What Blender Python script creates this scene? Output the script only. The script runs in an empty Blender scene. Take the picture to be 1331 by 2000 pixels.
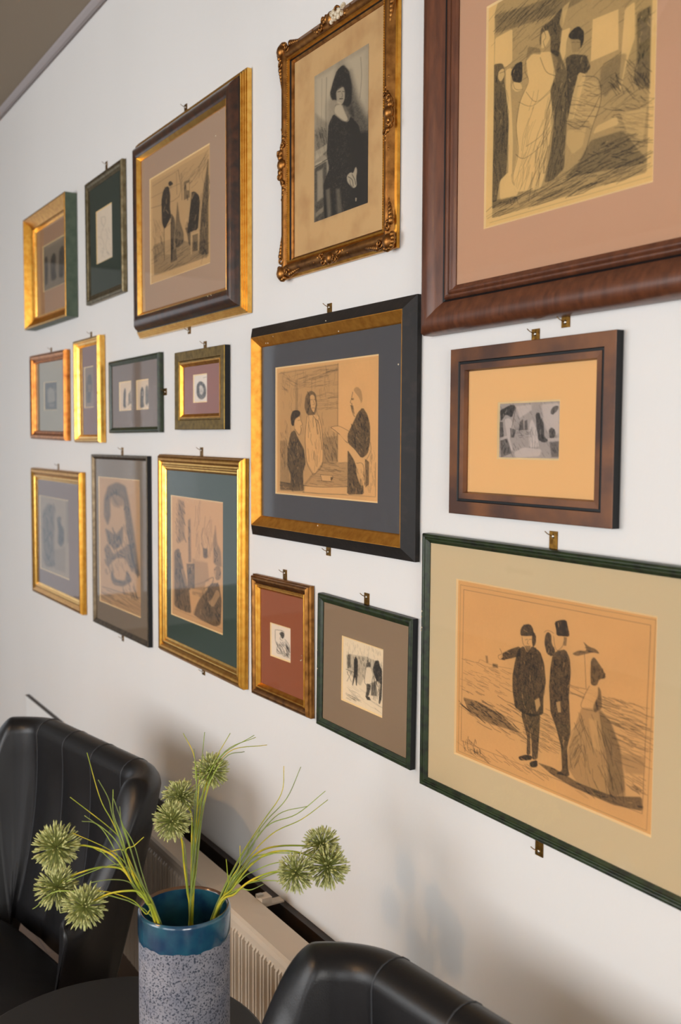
import bpy, bmesh, math, random
import numpy as np
from mathutils import Vector, Matrix
PI = math.pi
sc = bpy.context.scene
col = sc.collection

# ---------------- camera ----------------
CAM = Vector((0.0, -1.1, 1.58))
yaw, pit, rol = math.radians(32.08), math.radians(3.96), math.radians(0.34)
fwd = Vector((-math.cos(yaw)*math.cos(pit), math.sin(yaw)*math.cos(pit), -math.sin(pit)))
r0 = fwd.cross(Vector((0, 0, 1))).normalized(); u0 = r0.cross(fwd)
rt = math.cos(rol)*r0 + math.sin(rol)*u0; up = -math.sin(rol)*r0 + math.cos(rol)*u0
cd = bpy.data.cameras.new('camera'); cam = bpy.data.objects.new('camera', cd); col.objects.link(cam)
M3 = Matrix((rt, up, -fwd)).transposed()
cam.matrix_world = Matrix.Translation(CAM) @ M3.to_4x4()
cd.sensor_fit = 'VERTICAL'; cd.sensor_height = 36.0; cd.sensor_width = 24.0; cd.lens = 34.99
cd.dof.use_dof = True; cd.dof.focus_distance = 1.9; cd.dof.aperture_fstop = 4.2
cd.clip_start = 0.05
sc.camera = cam

# ---------------- exposure, sky, window light ----------------
sc.view_settings.view_transform = 'Standard'; sc.view_settings.look = 'None'
sc.view_settings.exposure = 0.68; sc.view_settings.gamma = 1.0; sc.view_settings.use_curve_mapping = False
w = bpy.data.worlds.new('sky'); sc.world = w; w.use_nodes = True
bg = w.node_tree.nodes['Background']; bg.inputs[0].default_value = (0.86, 0.92, 1.0, 1); bg.inputs[1].default_value = 0.55
# window openings: wall, centre, width, height
WIN = [('opposite', (-2.7, -4.2, 1.6), 3.0, 1.7, 66, (0.975, 0.985, 1.0)),
       ('opposite', (0.95, -4.2, 1.6), 2.8, 1.7, 38, (0.975, 0.985, 1.0)),
       ('right', (3.0, -1.95, 1.60), 1.6, 1.7, 60, (1.0, 0.97, 0.92)),
       ('left', (-8.0, -1.95, 1.40), 2.7, 2.3, 1.5, (1.0, 0.96, 0.90))]
for i, (wl, c, ww, wh, pw, colr) in enumerate(WIN):
    ld = bpy.data.lights.new('window_daylight', 'AREA'); ld.shape = 'RECTANGLE'; ld.size = ww; ld.size_y = wh
    ld.energy = pw; ld.color = colr
    lo = bpy.data.objects.new('window_daylight', ld); col.objects.link(lo)
    if wl == 'opposite': lo.location = (c[0], c[1]-0.18, c[2]); lo.rotation_euler = (PI/2, 0, 0); lo.rotation_euler = (PI/2, 0, PI) if False else (math.radians(90), 0, 0)
    if wl == 'opposite': lo.rotation_euler = Vector((0, -1, 0)).to_track_quat('Z', 'Y').to_euler()
    if wl == 'right': lo.location = (c[0]+0.18, c[1], c[2]); lo.rotation_euler = Vector((1, 0, 0)).to_track_quat('Z', 'Y').to_euler()
    if wl == 'left': lo.location = (c[0]-0.18, c[1], c[2]); lo.rotation_euler = Vector((-1, 0, 0)).to_track_quat('Z', 'Y').to_euler()

# ---------------- helpers ----------------
def lin(r, g, b):
    f = lambda v: (v/255/12.92) if v/255 <= 0.04045 else ((v/255+0.055)/1.055)**2.4
    return (f(r), f(g), f(b), 1.0)

MATS = {}
def mat(name, color, rough=0.5, metal=0.0, bump=None, vary=None, coat=0.0, spec=0.5, stretch=(1, 1, 1)):
    """bump=(scale,strength,dist); vary=(scale, colour2, lo, hi)"""
    if name in MATS: return MATS[name]
    m = bpy.data.materials.new(name); m.use_nodes = True; nt = m.node_tree; b = nt.nodes['Principled BSDF']
    b.inputs['Base Color'].default_value = color; b.inputs['Roughness'].default_value = rough; b.inputs['Metallic'].default_value = metal
    b.inputs['Coat Weight'].default_value = coat; b.inputs['Coat Roughness'].default_value = 0.15; b.inputs['Specular IOR Level'].default_value = spec
    tc = nt.nodes.new('ShaderNodeTexCoord'); mp = nt.nodes.new('ShaderNodeMapping'); mp.inputs['Scale'].default_value = stretch
    nt.links.new(tc.outputs['Object'], mp.inputs['Vector'])
    if vary:
        n = nt.nodes.new('ShaderNodeTexNoise'); n.inputs['Scale'].default_value = vary[0]; n.inputs['Detail'].default_value = 6
        nt.links.new(mp.outputs[0], n.inputs['Vector'])
        r = nt.nodes.new('ShaderNodeValToRGB'); r.color_ramp.elements[0].position = vary[2]; r.color_ramp.elements[1].position = vary[3]
        r.color_ramp.elements[0].color = color; r.color_ramp.elements[1].color = vary[1]
        nt.links.new(n.outputs['Fac'], r.inputs[0]); nt.links.new(r.outputs[0], b.inputs['Base Color'])
    if bump:
        n2 = nt.nodes.new('ShaderNodeTexNoise'); n2.inputs['Scale'].default_value = bump[0]; n2.inputs['Detail'].default_value = 4
        nt.links.new(mp.outputs[0], n2.inputs['Vector'])
        bp = nt.nodes.new('ShaderNodeBump'); bp.inputs['Strength'].default_value = bump[1]; bp.inputs['Distance'].default_value = bump[2]
        nt.links.new(n2.outputs['Fac'], bp.inputs['Height']); nt.links.new(bp.outputs[0], b.inputs['Normal'])
    MATS[name] = m; return m

mat('gold', lin(214, 160, 70), 0.34, 1, (300, .10, .001), (60, lin(190, 128, 45), .35, .7))
mat('gold_matte', lin(206, 150, 64), 0.52, 1, (300, .12, .001), (60, lin(180, 122, 46), .35, .7))
mat('gold_bright', lin(238, 190, 100), 0.26, 1, (300, .06, .001), (60, lin(215, 155, 66), .4, .75))
mat('bronze_gold', lin(170, 118, 62), 0.40, 1, (260, .2, .001), (50, lin(112, 72, 36), .35, .7))
mat('olive_gold', lin(150, 122, 62), 0.42, 1, (300, .2, .001), (70, lin(112, 88, 40), .35, .7))
mat('copper', lin(205, 132, 66), 0.32, 1, (300, .12, .001), (50, lin(150, 88, 42), .4, .75))
mat('bronze', lin(140, 128, 100), 0.42, 1, (300, .2, .001), (60, lin(98, 86, 62), .35, .7))
mat('pewter', lin(120, 104, 82), 0.42, 1, (300, .2, .001), (60, lin(80, 68, 54), .35, .7))
mat('black', lin(22, 23, 25), 0.42, spec=.3)
mat('black_wood', lin(26, 23, 22), 0.48, 0, (90, .35, .001), (40, lin(46, 38, 34), .5, .8), spec=.3)
mat('green_side', lin(78, 92, 74), 0.5, 0, None, (40, lin(62, 78, 62), .4, .7))
mat('dark_green', lin(40, 54, 28), 0.36, 0, (120, .2, .001), (70, lin(22, 26, 18), .42, .68))
mat('dark_walnut', lin(72, 38, 20), 0.30, 0, (200, .15, .001), (45, lin(34, 20, 14), .35, .65), coat=.4)
mat('red_mahogany', lin(108, 62, 38), 0.38, 0, (160, .12, .001), (16, lin(78, 42, 26), .3, .7), coat=.15, stretch=(6, 6, 1))
mat('burl_wood', lin(118, 70, 30), 0.42, 0, (100, .08, .001), (11, lin(70, 38, 20), .38, .62), coat=.1)
mat('brass', lin(150, 112, 52), 0.38, 1, (200, .3, .001), (120, lin(96, 66, 30), .4, .7))
mat('steel', lin(205, 200, 190), 0.3, 1)
mat('cream_core', lin(242, 214, 160), 0.8)
mat('plaster', lin(226, 214, 190), 0.85, 0, (300, .5, .002), (200, lin(168, 140, 100), .45, .65))
mat('wall_paint', lin(229, 227, 224), 0.75, 0, (130, .28, .0016), (1.2, lin(225, 223, 220), .35, .65), stretch=(1, 1, .35))
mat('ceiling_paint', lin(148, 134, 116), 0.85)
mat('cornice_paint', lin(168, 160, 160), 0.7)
mat('leather', lin(22, 22, 24), 0.36, 0, (420, .20, .0010), spec=.36)
mat('leather_seam', lin(48, 50, 54), 0.5)
mat('radiator_enamel', lin(198, 182, 162), 0.4)
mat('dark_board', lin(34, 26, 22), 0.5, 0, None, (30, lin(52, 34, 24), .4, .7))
mat('table_black', lin(24, 24, 25), 0.5)
mat('leg_metal', lin(60, 60, 62), 0.4, 1)
mat('stem_green', lin(150, 165, 40), 0.55, 0, None, (25, lin(214, 190, 40), .42, .62))
mat('blade_green', lin(118, 132, 70), 0.55, 0, None, (14, lin(156, 178, 70), .42, .6))
mat('bud_green', lin(146, 152, 82), 0.6, 0, None, (5, lin(212, 212, 148), .38, .62))
mat('pedicel_green', lin(142, 150, 78), 0.6)
mat('bud_core', lin(84, 84, 36), 0.7)
mat('window_frame_white', lin(230, 230, 228), 0.4)
mat('sign_white', lin(240, 240, 238), 0.5)
mat('sign_green', lin(60, 140, 80), 0.4)
mat('sign_dark', lin(70, 75, 60), 0.5)

def wood_floor():
    m = bpy.data.materials.new('wood_floor'); m.use_nodes = True; nt = m.node_tree; b = nt.nodes['Principled BSDF']
    tc = nt.nodes.new('ShaderNodeTexCoord'); br = nt.nodes.new('ShaderNodeTexBrick'); br.inputs['Scale'].default_value = 1.0
    br.inputs['Brick Width'].default_value = 1.2; br.inputs['Row Height'].default_value = 0.14; br.inputs['Mortar Size'].default_value = 0.002
    br.inputs['Color1'].default_value = lin(100, 78, 60); br.inputs['Color2'].default_value = lin(86, 66, 50); br.inputs['Mortar'].default_value = lin(60, 45, 35)
    nt.links.new(tc.outputs['Object'], br.inputs['Vector']); nt.links.new(br.outputs['Color'], b.inputs['Base Color']); b.inputs['Roughness'].default_value = 0.45
    return m
MATS['wood_floor'] = wood_floor()

def glass_mat():
    m = bpy.data.materials.new('picture_glass'); m.use_nodes = True; nt = m.node_tree; nt.nodes.clear()
    o = nt.nodes.new('ShaderNodeOutputMaterial'); mx = nt.nodes.new('ShaderNodeMixShader'); t = nt.nodes.new('ShaderNodeBsdfTransparent')
    g = nt.nodes.new('ShaderNodeBsdfGlossy'); g.inputs['Roughness'].default_value = 0.03; fr = nt.nodes.new('ShaderNodeFresnel'); fr.inputs['IOR'].default_value = 1.5
    nt.links.new(fr.outputs[0], mx.inputs[0]); nt.links.new(t.outputs[0], mx.inputs[1]); nt.links.new(g.outputs[0], mx.inputs[2]); nt.links.new(mx.outputs[0], o.inputs[0])
    return m
MATS['glass'] = glass_mat()

def speckle():
    m = bpy.data.materials.new('speckled_stoneware'); m.use_nodes = True; nt = m.node_tree; b = nt.nodes['Principled BSDF']
    tc = nt.nodes.new('ShaderNodeTexCoord'); v = nt.nodes.new('ShaderNodeTexNoise'); v.inputs['Scale'].default_value = 300; v.inputs['Detail'].default_value = 5; v.inputs['Roughness'].default_value = .62
    r = nt.nodes.new('ShaderNodeValToRGB'); r.color_ramp.elements[0].position = .40; r.color_ramp.elements[0].color = lin(40, 50, 66)
    r.color_ramp.elements[1].position = .485; r.color_ramp.elements[1].color = lin(143, 142, 150)
    n2 = nt.nodes.new('ShaderNodeTexNoise'); n2.inputs['Scale'].default_value = 18; mx = nt.nodes.new('ShaderNodeMix'); mx.data_type = 'RGBA'; mx.blend_type = 'MULTIPLY'
    r2 = nt.nodes.new('ShaderNodeValToRGB'); r2.color_ramp.elements[0].color = (.62, .66, .74, 1); r2.color_ramp.elements[0].position = .35; r2.color_ramp.elements[1].position = .6
    nt.links.new(tc.outputs['Object'], v.inputs['Vector']); nt.links.new(tc.outputs['Object'], n2.inputs['Vector'])
    nt.links.new(v.outputs['Fac'], r.inputs[0]); nt.links.new(n2.outputs['Fac'], r2.inputs[0]); mx.inputs[0].default_value = .8
    nt.links.new(r.outputs[0], mx.inputs[6]); nt.links.new(r2.outputs[0], mx.inputs[7]); nt.links.new(mx.outputs[2], b.inputs['Base Color'])
    b.inputs['Roughness'].default_value = .8
    bp = nt.nodes.new('ShaderNodeBump'); bp.inputs['Strength'].default_value = .4; bp.inputs['Distance'].default_value = .0006
    nt.links.new(v.outputs['Fac'], bp.inputs['Height']); nt.links.new(bp.outputs[0], b.inputs['Normal'])
    return m
MATS['speckle'] = speckle()
mat('teal_glaze', lin(40, 92, 112), 0.12, 0, None, (22, lin(24, 58, 90), .4, .65), coat=.6)
mat('rim_glaze', lin(98, 70, 54), 0.16, 0, coat=.5)

class MB:
    """collects verts and faces with material names, builds one mesh object"""
    def __init__(s): s.v = []; s.f = []; s.m = []; s.sm = []
    def add(s, vs, fs, m, smooth=False):
        b = len(s.v); s.v += [tuple(p) for p in vs]
        for f in fs: s.f.append(tuple(b+i for i in f)); s.m.append(m); s.sm.append(smooth)
    def box(s, x0, x1, y0, y1, z0, z1, m):
        vs = [(x, y, z) for x in (x0, x1) for y in (y0, y1) for z in (z0, z1)]
        s.add(vs, [(0, 1, 3, 2), (4, 6, 7, 5), (0, 4, 5, 1), (2, 3, 7, 6), (0, 2, 6, 4), (1, 5, 7, 3)], m)
    def tube(s, pts, rad, m, n=6, smooth=True, cap=True):
        pts = [Vector(p) for p in pts]; k = len(pts)
        if not hasattr(rad, '__len__'): rad = [rad]*k
        t0 = (pts[1]-pts[0]).normalized(); a = Vector((0, 0, 1)) if abs(t0.z) < .9 else Vector((1, 0, 0))
        nrm = t0.cross(a).normalized(); vs = []
        for i, p in enumerate(pts):
            t = (pts[min(i+1, k-1)]-pts[max(i-1, 0)]).normalized()
            nrm = (nrm - t*nrm.dot(t)).normalized(); bn = t.cross(nrm)
            for j in range(n):
                an = 2*PI*j/n; vs.append(p+(nrm*math.cos(an)+bn*math.sin(an))*rad[i])
        fs = [(i*n+j, i*n+(j+1) % n, (i+1)*n+(j+1) % n, (i+1)*n+j) for i in range(k-1) for j in range(n)]
        if cap: fs += [tuple(range(n))[::-1], tuple((k-1)*n+j for j in range(n))]
        s.add(vs, fs, m, smooth)
    def lathe(s, prof, m, c=(0, 0, 0), n=48, smooth=True):
        k = len(prof); vs = [(c[0]+r*math.cos(2*PI*j/n), c[1]+r*math.sin(2*PI*j/n), c[2]+z) for r, z in prof for j in range(n)]
        s.add(vs, [(i*n+j, i*n+(j+1) % n, (i+1)*n+(j+1) % n, (i+1)*n+j) for i in range(k-1) for j in range(n)], m, smooth)
    def ball(s, c, rx, ry, rz, m, n=8, k=6):
        vs = []; 
        for i in range(k+1):
            th = PI*i/k
            for j in range(n): ph = 2*PI*j/n; vs.append((c[0]+rx*math.sin(th)*math.cos(ph), c[1]+ry*math.sin(th)*math.sin(ph), c[2]+rz*math.cos(th)))
        s.add(vs, [(i*n+j, i*n+(j+1) % n, (i+1)*n+(j+1) % n, (i+1)*n+j) for i in range(k) for j in range(n)], m, True)
    def build(s, name, parent=None, recalc=True):
        me = bpy.data.meshes.new(name); me.from_pydata(s.v, [], s.f)
        names = list(dict.fromkeys(s.m))
        for n in names: me.materials.append(MATS[n])
        idx = {n: i for i, n in enumerate(names)}
        me.polygons.foreach_set('material_index', [idx[n] for n in s.m]); me.polygons.foreach_set('use_smooth', s.sm)
        if recalc: bm = bmesh.new(); bm.from_mesh(me); bmesh.ops.recalc_face_normals(bm, faces=bm.faces); bm.to_mesh(me); bm.free()
        me.update(); o = bpy.data.objects.new(name, me); col.objects.link(o)
        if parent: o.parent = parent
        return o

def tag(o, label, cat, group=None):
    o['label'] = label; o['category'] = cat
    if group: o['group'] = group
    return o
def thing(name, label, cat, loc=(0, 0, 0), rot=(0, 0, 0), group=None):
    o = bpy.data.objects.new(name, None); o.empty_display_size = .05; col.objects.link(o); o.location = loc; o.rotation_euler = rot
    return tag(o, label, cat, group)
def struct(o): o['kind'] = 'structure'; return o

# ---------------- room shell ----------------
X0, X1, Y0, ZC = -8.0, 3.0, -4.2, 2.987
def wall_with_openings(name, axis, at, a0, a1, holes, out):
    """wall slab in plane axis=at, spanning a0..a1 along the other axis, thickness .15 outward, rectangular holes (a,b,z0,z1)"""
    mb = MB(); cuts = sorted({a0, a1, *[h[0] for h in holes], *[h[1] for h in holes]}); zc = sorted({0.0, ZC, *[h[2] for h in holes], *[h[3] for h in holes]})
    for p, q in zip(cuts, cuts[1:]):
        for z0, z1 in zip(zc, zc[1:]):
            cx, cz = (p+q)/2, (z0+z1)/2
            if any(h[0] < cx < h[1] and h[2] < cz < h[3] for h in holes): continue
            lo, hi = sorted((at, at+out*.15))
            if axis == 'y': mb.box(p, q, lo, hi, z0, z1, 'wall_paint')
            else: mb.box(lo, hi, p, q, z0, z1, 'wall_paint')
    return struct(mb.build(name))
mb = MB(); mb.box(X0-.15, X1+.15, 0, .15, 0, ZC, 'wall_paint'); struct(mb.build('wall_back'))
def holes(wl): return [((c[0] if wl == 'opposite' else c[1])-ww/2, (c[0] if wl == 'opposite' else c[1])+ww/2, c[2]-wh/2, c[2]+wh/2) for (l, c, ww, wh, p, q) in WIN if l == wl]
wall_with_openings('wall_front', 'y', Y0, X0-.15, X1+.15, holes('opposite'), -1)
wall_with_openings('wall_right', 'x', X1, Y0, 0, holes('right'), 1)
wall_with_openings('wall_left', 'x', X0, Y0, 0, holes('left'), -1)
mb = MB(); mb.box(X0-.15, X1+.15, Y0-.15, .15, -.1, 0, 'wood_floor'); struct(mb.build('floor'))
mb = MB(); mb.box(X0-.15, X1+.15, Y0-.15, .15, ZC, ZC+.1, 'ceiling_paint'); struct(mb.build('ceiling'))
# ceiling cornice: a slim two-step strip along the picture wall
mb = MB(); pr = [(0, ZC-.004), (-.006, ZC-.004), (-.010, ZC-.010), (-.022, ZC-.012), (-.034, ZC-.006), (-.040, ZC-.001), (0, ZC-.001)]
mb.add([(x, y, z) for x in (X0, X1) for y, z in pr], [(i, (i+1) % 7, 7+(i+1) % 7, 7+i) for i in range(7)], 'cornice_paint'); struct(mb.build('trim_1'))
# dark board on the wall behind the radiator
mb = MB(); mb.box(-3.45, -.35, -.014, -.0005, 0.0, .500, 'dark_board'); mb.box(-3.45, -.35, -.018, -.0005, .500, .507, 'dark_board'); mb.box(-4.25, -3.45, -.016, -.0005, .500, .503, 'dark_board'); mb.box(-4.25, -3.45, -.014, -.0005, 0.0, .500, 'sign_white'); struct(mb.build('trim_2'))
# windows
for i, (wl, c, ww, wh, pw, colr) in enumerate(WIN):
    mb = MB(); t = .05
    rects = [(-ww/2, ww/2, -wh/2, -wh/2+t), (-ww/2, ww/2, wh/2-t, wh/2), (-ww/2, -ww/2+t, -wh/2+t, wh/2-t), (ww/2-t, ww/2, -wh/2+t, wh/2-t), (-.025, .025, -wh/2+t, wh/2-t)]
    for a, b, z0, z1 in rects:
        if wl == 'opposite': mb.box(c[0]+a, c[0]+b, c[1]-.10, c[1]-.05, c[2]+z0, c[2]+z1, 'window_frame_white')
        else:
            s = 1 if wl == 'right' else -1; lo, hi = sorted((c[0]+s*.05, c[0]+s*.10)); mb.box(lo, hi, c[1]+a, c[1]+b, c[2]+z0, c[2]+z1, 'window_frame_white')
    fo = struct(mb.build('window_%d' % (i+1)))
    mb = MB()
    if wl == 'opposite': mb.add([(c[0]+a, c[1]-.075, c[2]+z) for a, z in ((-ww/2, -wh/2), (ww/2, -wh/2), (ww/2, wh/2), (-ww/2, wh/2))], [(3, 2, 1, 0)], 'glass')
    else: mb.add([(c[0]+(.075 if wl == 'right' else -.075), c[1]+a, c[2]+z) for a, z in ((-ww/2, -wh/2), (ww/2, -wh/2), (ww/2, wh/2), (-ww/2, wh/2))], [(3, 2, 1, 0)] if wl == 'right' else [(0, 1, 2, 3)], 'glass')
    mb.build('pane', fo, False)

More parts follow.
